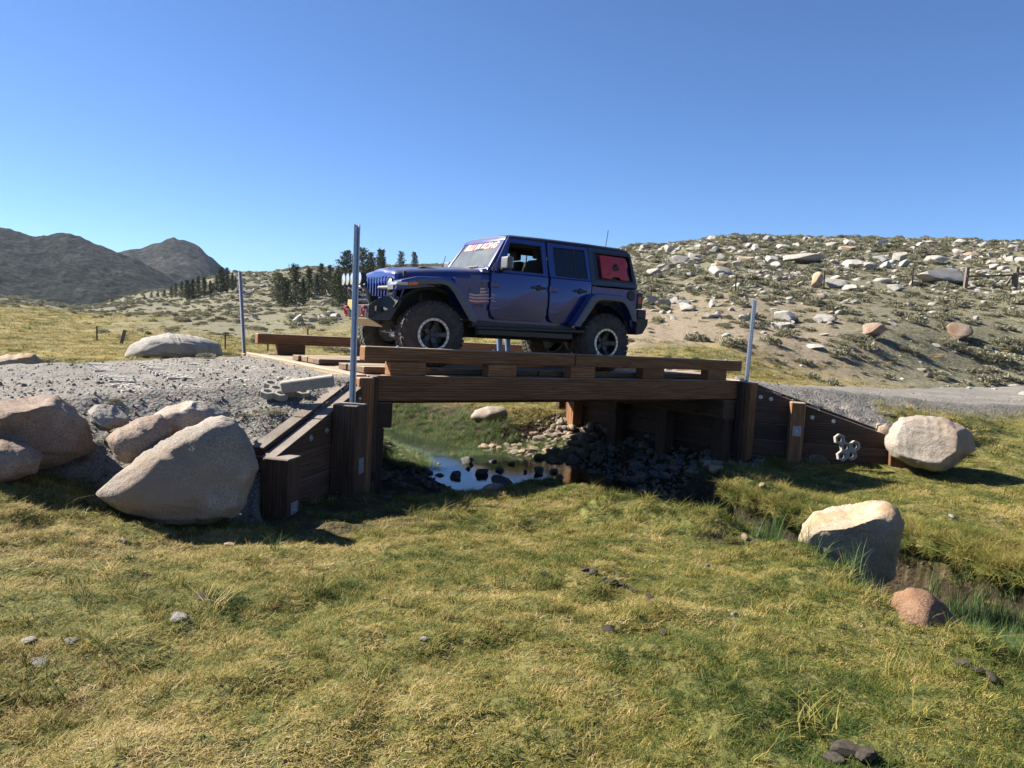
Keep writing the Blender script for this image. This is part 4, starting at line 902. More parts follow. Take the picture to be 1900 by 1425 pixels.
    y0, y1 = (-.94, -.74) if sd < 0 else (.74, .94)
    fr_ = G().ring(ro, ri, y0, y1, closed=False).build('rear_wing', BLUE, CAR, .016, .7, 2)
    g = G(); g.ring([(x, z - .035) for x, z in ro[1:]], [(x, z - .006) for x, z in ri[1:]], y0b, y1b, closed=False); g.build('flare_trim', TRIM, fr_, .005)
    # rock slider
    g = G(); yy = sorted((sd * .70, sd * .84)); g.box((.62, yy[0], .60), (2.46, yy[1], .695)); yy = sorted((sd * .80, sd * .90)); g.box((.70, yy[0], .50), (2.36, yy[1], .585)); g.tube([(.66, sd * .90, .60), (2.56, sd * .90, .63)], .032, 8)
    for x in (.85, 1.5, 2.2): g.box((x, min(sd * .5, sd * .85), .50), (x + .07, max(sd * .5, sd * .85), .56))
    g.build('rock_slider', BLKS, CAR, .008)
    # rear lamp
    g = G(); yy = sorted((sd * .70, sd * .815)); g.box((3.68, yy[0], 1.06), (3.80, yy[1], 1.32)); tl = g.build('tail_lamp', BLK, CAR, .015)
    g = G(); yy = sorted((sd * .74, sd * .822)); g.box((3.695, yy[0], 1.14), (3.765, yy[1], 1.26)); g.build('lens', TAIL, tl, .006)
g = G(); g.lathe([(-.02, 0), (-.02, .075), (-.008, .085), (.02, .085)], 20, c=(3.555, -(YB + .008), 1.262)); g.build('fuel_cap', BLK, CAR, 0, .6)
# bonnet
secs = []
for x, hw, zt in ((-.515, .615, 1.275), (-.49, .635, 1.318), (-.44, .65, 1.338), (-.2, .66, 1.372), (.2, .685, 1.408), (.55, .715, 1.438), (.80, .735, 1.455), (.93, .75, 1.462)):
    zb = 1.20 if x < -.3 else 1.27
    half = [(0, zt + .050), (.25 * hw, zt + .047), (.32 * hw, zt + .040), (.42 * hw, zt + .022), (.7 * hw, zt + .014), (.84 * hw, zt + .004), (.92 * hw, zt - .018), (.97 * hw, zt - .05), (hw, zt - .10), (hw + .004, min(zb, zt - .11))]
    secs.append([(x, -y, z) for y, z in half[::-1]] + [(x, y, z) for y, z in half[1:]])
n = len(secs[0]); V = [p for s in secs for p in s]; F = [(k * n + i, k * n + i + 1, (k + 1) * n + i + 1, (k + 1) * n + i) for k in range(len(secs) - 1) for i in range(n - 1)] + [tuple(range(n))]
hood = G().add(V, F).build('bonnet', BLUE, CAR, 0, .9)
for sd in (-1, 1):
    g = G(); g.box((-.40, min(sd * .64, sd * .68), 1.24), (-.36, max(sd * .64, sd * .68), 1.33)); g.build('bonnet_latch', BLK, hood, .006)
    g = G(); g.box((-.02, min(sd * .25, sd * .40), 1.42), (.30, max(sd * .25, sd * .40), 1.432)); g.build('bonnet_vent', BLK, hood, .004)
# grille: painted surround with seven slots and round headlamps
gr = G(); xg = -.525
slots = [(-.345 + k * .115) for k in range(7)]; edges = [-.66] + sum([[s - .034, s + .034] for s in slots], []) + [.66]
for a_, b_ in zip(edges[::2], edges[1::2]): gr.box((xg, a_, .93), (xg + .05, b_, 1.27))
gr.box((xg + .001, -.658, 1.235), (xg + .051, .658, 1.285)); gr.box((xg + .001, -.658, .915), (xg + .051, .658, .965))
grille = gr.build('grille', BLUE, CAR, .012, .6, 2)
G().box((-.480, -.40, .93), (-.470, .40, 1.27)).build('radiator', DARK, grille)
def disc_x(r, x0, x1, n=24, prof=None):          # lathe about the x axis, front towards -x
    g = G(); g.lathe(prof or [(x0, 0), (x0, r), (x1, r), (x1, 0)], n); M = Matrix.Rotation(math.radians(-90), 4, 'Z'); g.v = [tuple(M @ Vector(p)) for p in g.v]; return g
for sd in (-1, 1):
    o = disc_x(.10, 0, 0, 24, [(-.012, 0), (-.012, .085), (-.022, .10), (-.022, .112), (.04, .112)]).build('headlamp', BLK, CAR, 0, .6); o.location = (xg - .004, sd * .535, 1.135)
    o2 = disc_x(.09, 0, 0, 24, [(-.030, 0), (-.026, .05), (-.014, .086), (-.010, .088)]).build('lens', LENS, o, 0, 1)
# windscreen frame and glass
def ws(t, y, off=0.0):                           # t along the screen from base to top
    b0 = Vector((.90, 0, 1.47)); b1 = Vector((1.225, 0, 1.955)); p = b0.lerp(b1, t); nrm = Vector((-(b1 - b0).z, 0, (b1 - b0).x)).normalized(); return Vector((p.x, y, p.z)) + nrm * off
def wquad(g, t0, t1, y0, y1, y2, y3, o0, o1):
    V = [ws(t0, y0, o0), ws(t0, y1, o0), ws(t1, y2, o0), ws(t1, y3, o0), ws(t0, y0, o1), ws(t0, y1, o1), ws(t1, y2, o1), ws(t1, y3, o1)]
    g.add(V, [(0, 1, 2, 3), (7, 6, 5, 4), (0, 4, 5, 1), (1, 5, 6, 2), (2, 6, 7, 3), (3, 7, 4, 0)])
g = G(); wquad(g, -.06, .05, -.755, .755, .745, -.745, -.04, .018); wquad(g, .92, 1.05, -.665, .665, .655, -.655, -.04, .018)
wquad(g, .05, .92, -.745, -.675, -.605, -.665, -.04, .018); wquad(g, .05, .92, .675, .745, .665, .605, -.04, .018)
wf = g.build('windscreen_frame', BLUE, CAR, .012, .6, 2)
g = G(); wquad(g, .045, .925, -.68, .68, .61, -.61, -.006, 0.0); glass = g.build('windscreen', GLW, wf)
def text_mesh(name, txt, size, mat, parent, M, extr=.0008, shear=0.0, spacing=1.0, off=0.0):
    cu = bpy.data.curves.new(name, 'FONT'); cu.body = txt; cu.size = size; cu.extrude = extr; cu.shear = shear; cu.align_x = 'CENTER'; cu.space_character = spacing; cu.offset = off; cu.resolution_u = 3
    tmp = bpy.data.objects.new('tmp_text', cu); COL.objects.link(tmp); dg_ = bpy.context.evaluated_depsgraph_get(); me = bpy.data.meshes.new_from_object(tmp.evaluated_get(dg_)); bpy.data.objects.remove(tmp)
    o = link(name, me, parent); me.materials.clear(); me.materials.append(mat); o.matrix_local = M; return o
tx = Vector((0, -1, 0)); tu = (ws(1, 0) - ws(0, 0)).normalized(); tn = tx.cross(tu)
# seen from the front the letters run from the far pillar to the near one
def WS_M(t, off): p = ws(t, 0, off); return Matrix(((tx.x, tu.x, tn.x, p.x), (tx.y, tu.y, tn.y, p.y), (tx.z, tu.z, tn.z, p.z), (0, 0, 0, 1)))
text_mesh('banner_outline', 'BLU BI KONG', .165, REDLT, glass, WS_M(.715, .003), shear=.25, spacing=1.02, off=.011)
text_mesh('banner_letters', 'BLU BI KONG', .165, WHT, glass, WS_M(.715, .0055), shear=.25, spacing=1.02, off=-.0005)
# cowl, wipers
g = G(); g.prism([(.80, 1.40), (.80, 1.462), (.92, 1.478), (.95, 1.40)], -.745, .745); cw = g.build('cowl', BLUE, CAR, .010)
for y0, y1 in ((-.05, -.42), (.40, .05)):
    g = G(); q0 = ws(-.01, y0, .03); q1 = ws(.05, y1, .035); g.tube([q0 + Vector((-.06, 0, .0)), q0 + Vector((0, 0, .03)), q0.lerp(q1, .5) + Vector((0, 0, .015)), q1], .010, 6); g.tube([ws(.035, y1 - .20, .022), ws(.045, y1 + .26, .022)], .009, 6); g.box(tuple(q0 - Vector((.09, .03, .03))), tuple(q0 + Vector((-.03, .03, .02)))); g.build('wiper', BLK, CAR)
# roof
secs = []
for x, hw, zt in ((1.225, .640, 1.955), (1.24, .655, 1.995), (1.32, .665, 2.018), (1.9, .672, 2.032), (2.7, .672, 2.036), (3.40, .665, 2.03), (3.53, .655, 2.012), (3.575, .645, 1.975)):
    half = [(0, zt + .018), (.5 * hw, zt + .014), (.85 * hw, zt + .002), (.96 * hw, zt - .018), (hw, zt - .05), (hw, min(zt - .051, 1.955))]
    secs.append([(x, -y, z) for y, z in half[::-1]] + [(x, y, z) for y, z in half[1:]])
n = len(secs[0]); V = [p for s in secs for p in s]
F = [(k * n + i, k * n + i + 1, (k + 1) * n + i + 1, (k + 1) * n + i) for k in range(len(secs) - 1) for i in range(n - 1)] + [tuple(range(n)), tuple(range((len(secs) - 1) * n, len(secs) * n))] + [(k * n, k * n + n - 1, (k + 1) * n + n - 1, (k + 1) * n) for k in range(len(secs) - 1)]
roof = G().add(V, F).build('roof', BLUEK, CAR, 0, .8)
for sd in (-1, 1): g = G(); g.tube([(1.25, sd * .675, 1.972), (2.7, sd * .685, 1.985), (3.52, sd * .672, 1.972)], .012, 6); g.build('gutter', BLK, roof)
G().box((1.905, -.668, 1.94), (1.922, .668, 2.056)).build('roof_seam', BLK, roof) if False else None
# rear gate
g = G(); g.prism([(3.70, .74), (3.735, .74), (3.735, 1.37), (3.70, 1.37)], -.76, .76); gate = g.build('tailgate', BLUE, CAR, .01)
g = G(); g.add([(3.70, -.74, 1.37), (3.70, .74, 1.37), (3.575, .64, 1.97), (3.575, -.64, 1.97), (3.67, -.74, 1.37), (3.67, .74, 1.37), (3.545, .64, 1.97), (3.545, -.64, 1.97)], [(0, 1, 2, 3), (7, 6, 5, 4), (0, 4, 5, 1), (1, 5, 6, 2), (2, 6, 7, 3), (3, 7, 4, 0)]); g.build('rear_window', GLT, CAR)
# bumpers, winch, lamps
g = G()
g.prism([(-.80, .66), (-.80, .84), (-.50, .86), (-.50, .70)], -.45, .45)
for sd in (-1, 1):
    V = [(-.801, sd * .45, .84), (-.77, sd * .46, .875), (-.60, sd * .50, .975), (-.47, sd * .72, .975), (-.45, sd * .78, .90), (-.56, sd * .66, .64), (-.78, sd * .44, .63), (-.44, sd * .44, .97), (-.44, sd * .44, .66)]
    F = [(0, 1, 2, 3, 4, 5, 6), (1, 7, 2), (2, 7, 3), (3, 7, 8, 4), (4, 8, 5), (5, 8, 6), (0, 6, 8, 7, 1)]
    g.add(V, [f if sd < 0 else f[::-1] for f in F])
bp = g.build('front_bumper', BLKS, CAR, .008)
def bq(name, pts, mat, off=.004): return G().add(pts, [tuple(range(len(pts)))]).build(name, mat, bp)
for sd in (-1, 1):
    g = G(); g.box((-.745, min(sd * .53, sd * .60), .75), (-.66, max(sd * .53, sd * .60), .82)); o = g.build('pod_lamp', DARK, bp, .006)
    g = G(); g.tube([(-.80, sd * .36, .80), (-.85, sd * .36, .80)], .022, 8); g.tube([(-.85, sd * .36 - .035, .805), (-.855, sd * .36 - .042, .75), (-.85, sd * .36 - .03, .69), (-.85, sd * .36, .672), (-.85, sd * .36 + .03, .69), (-.855, sd * .36 + .042, .75), (-.85, sd * .36 + .035, .805)], .015, 8); g.tube([(-.85, sd * .36 - .05, .805), (-.85, sd * .36 + .05, .805)], .014, 8); g.build('shackle', REDM, bp, 0, 1)
for k in range(5):
    y = -.30 + k * .075; G().box((-.986, y, .60), (-.96, y + .03, .645)).build('vent_slot', DARK, bp) if False else None
g = G()
for k in range(6): y = -.33 + k * .065; g.add([(-.8015, y, .73), (-.8015, y + .028, .73), (-.8015, y + .052, .675), (-.8015, y + .024, .675)], [(0, 1, 2, 3)])
g.build('vent_slots', DARK, bp)
g = G(); V = [(-.80, -.44, .655), (-.80, .44, .655), (-.62, .52, .555), (-.62, -.52, .555), (-.79, -.44, .635), (-.79, .44, .635), (-.61, .52, .535), (-.61, -.52, .535)]; g.add(V, [(0, 1, 2, 3), (7, 6, 5, 4), (0, 4, 5, 1), (1, 5, 6, 2), (2, 6, 7, 3), (3, 7, 4, 0)]); g.build('skid_plate', TANM, bp, .004)
g = G(); g.tube([(-.70, -.26, .84), (-.80, -.32, 1.06), (-.82, -.26, 1.085), (-.82, .36, 1.085), (-.80, .42, 1.06), (-.70, .36, .84)], .030, 10); g.build('bull_bar', TRIM, bp, 0, 1)
g = G(); g.tube([(-.60, -.68, 1.085), (-.62, -.34, 1.085)], .028, 10); g.box((-.63, -.88, 1.055), (-.56, -.68, 1.11)); g.build('light_bar_tube', TRIM, bp, 0, .7)
g = G(); g.tube([(-.66, -.20, .91), (-.66, .20, .91)], .06, 12); g.box((-.72, -.26, .86), (-.60, -.20, .97)); g.box((-.72, .20, .86), (-.60, .26, .97)); g.build('winch', BLKS, bp)
g = G(); g.box((-.815, .10, .76), (-.807, .40, .91)); o = g.build('licence_plate', plain('plate_yellow', (.34, .28, .11), .5), bp); 
for y in (-.26, .05, .24, .42):
    o = disc_x(.09, 0, 0, 20, [(-.035, 0), (-.035, .082), (-.042, .086), (-.042, .094), (-.005, .094), (.05, .06), (.06, 0)]).build('spot_lamp', BLK, CAR, 0, .6); o.location = (-.85, y, 1.20); o.rotation_euler[2] = 0
    disc_x(.08, 0, 0, 20, [(-.046, 0), (-.044, .05), (-.037, .081)]).build('lens', LENS, o, 0, 1)
    g = G(); g.box((-.012, -.02, -.12), (.012, .02, -.07)); g.build('bracket', BLKS, o)
g = G(); g.prism([(3.72, .80), (3.90, .80), (3.90, .93), (3.72, .93)], -.62, .62)
for sd in (-1, 1):
    y0, y1 = sorted((sd * .60, sd * .86)); g.prism([(3.66, .63), (3.80, .65), (3.90, .80), (3.90, .90), (3.66, .90)], y0, y1)
    y0, y1 = sorted((sd * .66, sd * .80)); g.box((3.72, y0, .90), (3.90, y1, 1.05))
rb = g.build('rear_bumper', BLKS, CAR, .010)
# underneath: axles, differentials, links
for x in (0, 3.008):
    g = G(); g.tube([(x, -.66, .47), (x, .66, .47)], .05, 10); g.lathe([(-.14, .0), (-.12, .09), (-.05, .15), (.05, .15), (.12, .09), (.14, 0)], 16, c=(x, .25 if x < 1 else 0, .46)); g.build('axle', BLK, CAR, 0, 1)
    g = G(); g.lathe([(-.15, 0), (-.14, .1), (.02, .13)], 14, c=(0, 0, 0)); cv = g.build('differential_cover', CHROME if x < 1 else BLKS, CAR, 0, 1); cv.matrix_local = Matrix.Translation((x + (-.10 if x < 1 else .12), .25 if x < 1 else 0, .45)) @ Matrix.Rotation(math.radians(-90 if x < 1 else 90), 4, 'Z') @ Matrix.Scale(.6, 4)
    for sd in (-1, 1):
        g = G(); g.tube([(x + (.08 if x < 1 else -.08), sd * .42, .50), (x + (.95 if x < 1 else -.95), sd * .38, .62)], .028, 8); g.build('control_arm', BLKS, CAR)
        g = G(); g.tube([(x - .05, sd * .45, .48), (x - .02, sd * .42, 1.05)], .038, 10); g.build('shock_absorber', plain('shock_steel', (.5, .5, .52), .4, .6) if False else BLKS, CAR)
        g = G(); pts = [(x + .06 + .065 * math.cos(k * .7), sd * .42 + .065 * math.sin(k * .7), .55 + k * .0095) for k in range(50)]; g.tube(pts, .009, 5); g.build('coil_spring', REDM, CAR, 0, 1)
g = G(); g.tube([(-.18, -.60, .44), (-.20, .60, .47)], .022, 8); g.build('tie_rod', CHROME, CAR)
g = G(); g.tube([(.9, -.33, .58), (2.3, -.33, .52), (3.5, -.45, .62)], .035, 8); g.box((2.55, -.5, .45), (2.75, .5, .62)); g.build('exhaust', BLKS, CAR)
# wheels
def wheel(x, sd, steer=0.0):
    """local -y is the outer face"""
    g = G(); g.lathe([(-.10, .205), (-.155, .215), (-.155, .232), (-.10, .222), (.13, .222), (.15, .232), (.15, .205), (-.02, .19), (-.02, .0)], 36)
    w = g.build('wheel', GUN, CAR, 0, .7)
    pf = [(-.13, .225), (-.160, .245), (-.172, .30), (-.172, .36), (-.162, .41), (-.140, .448), (-.10, .457), (0, .460), (.10, .457), (.14, .448), (.162, .41), (.172, .36), (.172, .30), (.16, .245), (.13, .225)]
    g = G(); g.lathe(pf, 48)
    for k in range(44):
        a_ = 2 * math.pi * k / 44; R_ = Matrix.Rotation(a_, 4, 'Y')
        for y0, y1, da, l in ((-.150, -.095, 0, .042), (-.088, -.015, .07, .036), (.015, .088, .0, .036), (.095, .150, .07, .042)):
            R2 = Matrix.Rotation(a_ + da, 4, 'Y') @ Matrix.Translation((0, 0, .452)) @ Matrix.Rotation(rnd.uniform(-.12, .12) + (.25 if abs(y0) < .09 else 0) * (1 if y0 < 0 else -1), 4, 'Z'); g.box((-l / 2, y0, 0), (l / 2, y1, .018), M=R2)
        for s_ in (-1, 1):
            if k % 2 == 0: R3 = R_ @ Matrix.Translation((0, s_ * .160, .420)); g.box((-.02, -.012, -.02), (.02, .012, .022), M=R3)
    g.build('tyre', TYRE, w)
    g = G(); g.lathe([(-.158, .198), (-.172, .200), (-.174, .228), (-.160, .236)], 40); rg = g.build('beadlock_ring', RINGM, w, 0, .5)
    g = G()
    for k in range(20):
        a_ = 2 * math.pi * k / 20; R_ = Matrix.Rotation(a_, 4, 'Y') @ Matrix.Translation((0, -.174, .214)); g.box((-.0065, -.004, -.0065), (.0065, .0, .0065), M=R_)
    g.build('ring_bolts', DARK, w)
    for k in range(5):
        a_ = 2 * math.pi * k / 5 + .3; g = G(); R_ = Matrix.Rotation(a_, 4, 'Y')
        V = [(-.045, -.085, .04), (.045, -.085, .04), (.030, -.095, .12), (-.030, -.095, .12), (.042, -.150, .205), (-.042, -.150, .205)]; Bk = [(p[0], p[1] + .035, p[2]) for p in V]
        g.add([R_ @ Vector(p) for p in V + Bk], [(0, 1, 2, 3), (3, 2, 4, 5), (9, 8, 7, 6), (11, 10, 8, 9), (1, 0, 6, 7), (0, 3, 9, 6), (3, 5, 11, 9), (2, 1, 7, 8), (4, 2, 8, 10), (5, 4, 10, 11)]); g.build('spoke', GUN, w, .005)
    g = G(); g.lathe([(-.105, 0), (-.105, .028), (-.085, .034), (-.085, .075), (-.06, .08)], 20)
    for k in range(5):
        a_ = 2 * math.pi * k / 5 + .3 + .628; g.lathe([(-.112, 0), (-.112, .011), (-.08, .012)], 8, c=(.056 * math.sin(a_), 0, .056 * math.cos(a_)))
    g.build('hub', GUN, w, 0, .6)
    g = G(); g.lathe([(-.018, .0), (-.018, .165), (.0, .165), (.0, 0)], 28); g.build('brake_disc', plain('disc_steel', (.25, .25, .26), .4, .7) if False else STEEL, w)
    w.matrix_local = Matrix.Translation((x, sd * .76, .47)) @ Matrix.Rotation(steer, 4, 'Z') @ (Matrix.Identity(4) if sd < 0 else Matrix.Rotation(math.pi, 4, 'Z')); return w
wheel(0, -1, math.radians(-5)); wheel(0, 1, math.radians(-5)); wheel(3.008, -1); wheel(3.008, 1)
for x in (0, 3.008):                             # dark wheel housings
    g = G(); g.ring(arc(x, .50, .64, 150 if x < 1 else 165, 15, 12), arc(x, .50, .60, 150 if x < 1 else 165, 15, 12), -.74, .74, closed=False); g.build('wheel_housing', DARK, CAR)
# mirrors
for sd in (-1, 1):
    g = G(); yy = sorted((sd * .86, sd * 1.06)); g.box((1.03, yy[0], 1.475), (1.13, yy[1], 1.655)); mr = g.build('mirror', TRIM, CAR, .03, .7, 3)
    g = G(); g.box((1.131, yy[0] + .015, 1.49), (1.134, yy[1] - .015, 1.64)); g.build('mirror_glass', CHROME, mr, .0)
    g = G(); g.tube([(1.10, sd * .73, 1.46), (1.08, sd * .90, 1.49)], .035, 8); g.build('mirror_arm', BLK, mr)
# inside: dashboard, seats, wheel, roll bars
g = G(); g.prism([(.95, 1.28), (.95, 1.46), (1.10, 1.50), (1.25, 1.44), (1.28, 1.28)], -.70, .70); g.build('dashboard', DARK, CAR, .02)
G().box((1.28, -.72, 1.30), (3.66, .72, 1.34)).build('cabin_floor', DARK, CAR)
for y in (-.36, .36):
    g = G(); g.prism([(1.72, 1.30), (1.95, 1.30), (2.06, 1.72), (1.93, 1.72)], y - .23, y + .23); st = g.build('seat', DARK, CAR, .04, .8, 2)
    g = G(); g.box((1.95, y - .12, 1.74), (2.05, y + .12, 1.90)); g.build('headrest', DARK, st, .03, .8, 2)
g = G(); g.prism([(2.62, 1.30), (2.80, 1.30), (2.88, 1.68), (2.78, 1.68)], -.62, .62); g.build('rear_seat', DARK, CAR, .04)
g = G(); g.tube([(1.40 + .03 * math.sin(k * .3927), -.36 + .18 * math.cos(k * .3927), 1.49 + .15 * math.sin(k * .3927)) for k in range(17)], .014, 6); g.tube([(1.40, -.36, 1.49), (1.2, -.36, 1.42)], .03, 6); g.build('steering_wheel', BLK, CAR)
for sd in (-1, 1):
    g = G(); g.tube([(1.24, sd * .60, 1.90), (1.95, sd * .60, 1.91), (3.35, sd * .58, 1.90), (3.55, sd * .60, 1.40)], .035, 8); g.tube([(1.93, sd * .60, 1.92), (1.95, sd * .66, 1.40)], .035, 8); g.tube([(2.72, sd * .60, 1.92), (2.74, sd * .66, 1.40)], .035, 8); g.build('roll_bar', BLK, CAR, 0, 1)
g = G(); g.box((1.12, -.13, 1.76), (1.15, .13, 1.83)); g.build('rear_view_mirror', BLK, CAR, .01)
# aerials
g = G(); g.tube([(.78, .62, 1.44), (.86, .64, 1.72)], .006, 5); g.build('aerial', BLK, CAR)
g = G(); g.tube([(3.42, -.2, 2.03), (3.46, -.2, 2.36)], .006, 5); g.build('aerial', BLK, CAR)
# flag decal with stars and torn stripes, raised lettering under it
def dec(x, z, o=.002): return (x, -(ys(z) - .012 + o + (.024 if x > .925 else 0)), z)
fl = G(); cx0, cx1, cz0, cz1 = .575, .755, 1.085, 1.205
fl.add([dec(cx0, cz0), dec(cx1, cz0 + .01), dec(cx1, cz1), dec(cx0 + .02, cz1 - .005)], [(0, 1, 2, 3)], 0)
for r_ in range(5):
    for c_ in range(6):
        x = cx0 + .022 + c_ * .028 + (.012 if r_ % 2 else 0); z = cz0 + .016 + r_ * .022
        if x > cx1 - .008: continue
        P5_ = [dec(x + .008 * (1 if k % 2 == 0 else .42) * math.sin(k * math.pi / 5), z + .008 * (1 if k % 2 == 0 else .42) * math.cos(k * math.pi / 5), .004) for k in range(10)]
        fl.add([dec(x, z, .004)] + P5_, [(0, 1 + k, 1 + (k + 1) % 10) for k in range(10)], 1)
for k in range(11):
    z0 = 1.205 - k * .0225; xa = cx1 + .002 if z0 > cz0 + .01 else .585; xb = min(.915, .80 + .018 * k) if k < 9 else .90; N = 8; V = []
    if k < 2: xb = .79 + .03 * k
    xend = xb + (.02 if k % 2 else -.01)
    def zz(x): return z0 - .10 * max(0, (x - .78)) - .012 * math.sin((x - .58) * 14)
    for s in range(N + 1):
        x = xa + (xend - xa) * s / N; tp = 1 - .6 * (s / N) ** 3; V += [dec(x, zz(x) - .0205 * tp), dec(x, zz(x))]
    fl.add(V, [(2 * s, 2 * s + 2, 2 * s + 3, 2 * s + 1) for s in range(N)], 2 if k % 2 == 0 else 1)
for k in range(6):                               # stripes that trail over on to the door
    V = []; z0 = 1.128 - k * .022
    for s in range(5):
        x = .940 + (.075 + .018 * (k % 3)) * s / 4; z = z0 - .25 * (x - .94); V += [dec(x, z - .012 * (1 - s / 4)), dec(x, z)]
    fl.add(V, [(2 * s, 2 * s + 2, 2 * s + 3, 2 * s + 1) for s in range(4)], 1 if k % 2 else 2)
fl.build('flag_decal', [NAVY, WHT, REDPR], CAR)
text_mesh('badge_lettering', 'Jeep', .10, plain('badge_grey', (.06, .065, .09), .4, .4), CAR, Matrix(((1, 0, 0, .75), (0, 0, -1, -(ys(.9) - .010)), (0, 1, 0, .905), (0, 0, 0, 1))))
g = G(); g.lathe([(-.006, 0), (-.006, .026), (.004, .028)], 16, c=(.80, -(ys(1.24) - .010), 1.235)); g.build('badge', TRIM, CAR)
# ------------------------------------------------------------------ scattering with geometry nodes (uncountable ground cover only)
HID = bpy.data.collections.new('prototypes')     # never linked to the scene
def protos(name, meshes):
    c = bpy.data.collections.new(name)
    for i, me in enumerate(meshes):
        o = bpy.data.objects.new('%s_%02d' % (name, i), me); c.objects.link(o)
    return c
def scatter(name, pts, rot, scl, idx, tint, coll, label, cat):
    me = bpy.data.meshes.new(name); n = len(pts); me.vertices.add(n); me.vertices.foreach_set('co', np.asarray(pts, np.float32).ravel())
    a = me.attributes.new('rot', 'FLOAT_VECTOR', 'POINT'); a.data.foreach_set('vector', np.asarray(rot, np.float32).ravel())
    a = me.attributes.new('scl', 'FLOAT_VECTOR', 'POINT'); a.data.foreach_set('vector', np.asarray(scl, np.float32).ravel())
    a = me.attributes.new('pick', 'INT', 'POINT'); a.data.foreach_set('value', np.asarray(idx, np.int32))
    a = me.attributes.new('tint', 'FLOAT', 'POINT'); a.data.foreach_set('value', np.asarray(tint, np.float32))
    o = link(name, me); tag(o, label, cat, kind='stuff')
    ng = bpy.data.node_groups.new(name, 'GeometryNodeTree'); ng.interface.new_socket('Geometry', in_out='INPUT', socket_type='NodeSocketGeometry'); ng.interface.new_socket('Geometry', in_out='OUTPUT', socket_type='NodeSocketGeometry')
    N = ng.nodes.new; L = ng.links.new; gi = N('NodeGroupInput'); go = N('NodeGroupOutput'); ip = N('GeometryNodeInstanceOnPoints'); ci = N('GeometryNodeCollectionInfo')
    ci.inputs['Collection'].default_value = coll; ci.inputs['Separate Children'].default_value = True; ci.inputs['Reset Children'].default_value = True
    def na(nm, ty):
        q = N('GeometryNodeInputNamedAttribute'); q.data_type = ty; q.inputs['Name'].default_value = nm; return q.outputs['Attribute']
    e2r = N('FunctionNodeEulerToRotation'); L(na('rot', 'FLOAT_VECTOR'), e2r.inputs[0])
    ip.inputs['Pick Instance'].default_value = True
    L(gi.outputs[0], ip.inputs['Points']); L(ci.outputs[0], ip.inputs['Instance']); L(na('pick', 'INT'), ip.inputs['Instance Index']); L(e2r.outputs[0], ip.inputs['Rotation']); L(na('scl', 'FLOAT_VECTOR'), ip.inputs['Scale']); L(ip.outputs[0], go.inputs[0])
    md = o.modifiers.new('scatter', 'NODES'); md.node_group = ng; return o
def look(arr, x, y):                             # a ground mask at world points
    t = np.degrees(np.arctan2(x, y)); r = np.hypot(x, y)
    return arr[np.clip(np.searchsorted(th, t), 0, len(th) - 1), np.clip(np.searchsorted(rr, r), 0, len(rr) - 1)]
def tangent_rot(n): return np.stack([rng.normal(0, .12, n), rng.normal(0, .12, n), rng.uniform(0, 2 * np.pi, n)], -1)

def blade_mat(name, stops, trans=.25):
    m = bpy.data.materials.new(name); m.use_nodes = True; t = m.node_tree; b = t.nodes['Principled BSDF']; out = t.nodes['Material Output']
    f = math_(t, 'ADD', attr(t, 'tint', 'INSTANCER').outputs['Fac'], math_(t, 'MULTIPLY', math_(t, 'SUBTRACT', attr(t, 'bl').outputs['Fac'], .5), .55), True)
    c = ramp(t, f, stops); t.links.new(c, b.inputs['Base Color']); b.inputs['Roughness'].default_value = .7; b.inputs['Specular IOR Level'].default_value = .2
    tr = t.nodes.new('ShaderNodeBsdfTranslucent'); t.links.new(c, tr.inputs[0]); mx = t.nodes.new('ShaderNodeMixShader'); mx.inputs[0].default_value = trans
    t.links.new(b.outputs[0], mx.inputs[1]); t.links.new(tr.outputs[0], mx.inputs[2]); t.links.new(mx.outputs[0], out.inputs[0]); return m
GRASS = blade_mat('turf_blades', [(.0, (0.022, 0.047, 0.008)), (.25, (0.066, 0.098, 0.017)), (.45, (0.156, 0.160, 0.033)), (.65, (0.281, 0.226, 0.058)), (.85, (0.390, 0.281, 0.101)), (1, (0.484, 0.382, 0.195))])
SEDGE = blade_mat('sedge_blades', [(.0, (.035, .075, .020)), (.4, (.085, .15, .045)), (.7, (.16, .22, .085)), (1, (.30, .30, .14))])
def clump(name, n, rad, h0, h1, wid, lean, mat, segs=2, seed=0):
    r = random.Random(seed); V = []; F = []; bl = []
    for _ in range(n):
        a = r.uniform(0, 6.283); q = rad * math.sqrt(r.random()); x, y = q * math.cos(a), q * math.sin(a); h = r.uniform(h0, h1); d = r.uniform(0, 6.283); ln = lean * r.uniform(.2, 1.3); w = wid * r.uniform(.6, 1.2); k = r.random()
        o = len(V); px, py = math.cos(d + 1.57) * w, math.sin(d + 1.57) * w
        for s in range(segs + 1):
            t = s / segs; bx = x + math.cos(d) * ln * h * t * t; by = y + math.sin(d) * ln * h * t * t; z = h * t * (1 - .25 * ln * t); ww = 1 - t * .85
            if s < segs: V += [(bx - px * ww, by - py * ww, z - .01), (bx + px * ww, by + py * ww, z - .01)]; bl += [k, k]
            else: V.append((bx, by, z - .01)); bl.append(k)
        for s in range(segs - 1): F.append((o + 2 * s, o + 2 * s + 1, o + 2 * s + 3, o + 2 * s + 2))
        F.append((o + 2 * segs - 2, o + 2 * segs - 1, o + 2 * segs))
    me = bpy.data.meshes.new(name); me.from_pydata(V, [], F); me.attributes.new('bl', 'FLOAT', 'POINT').data.foreach_set('value', bl); me.materials.append(mat); me.update(); return me
turf = protos('turf', [clump('turf', 60, .065, .014, .050, .0024, 1.1, GRASS, 2, 900 + k) for k in range(6)] + [clump('turf', 40, .045, .04, .10, .0022, .9, GRASS, 3, 920 + k) for k in range(3)])
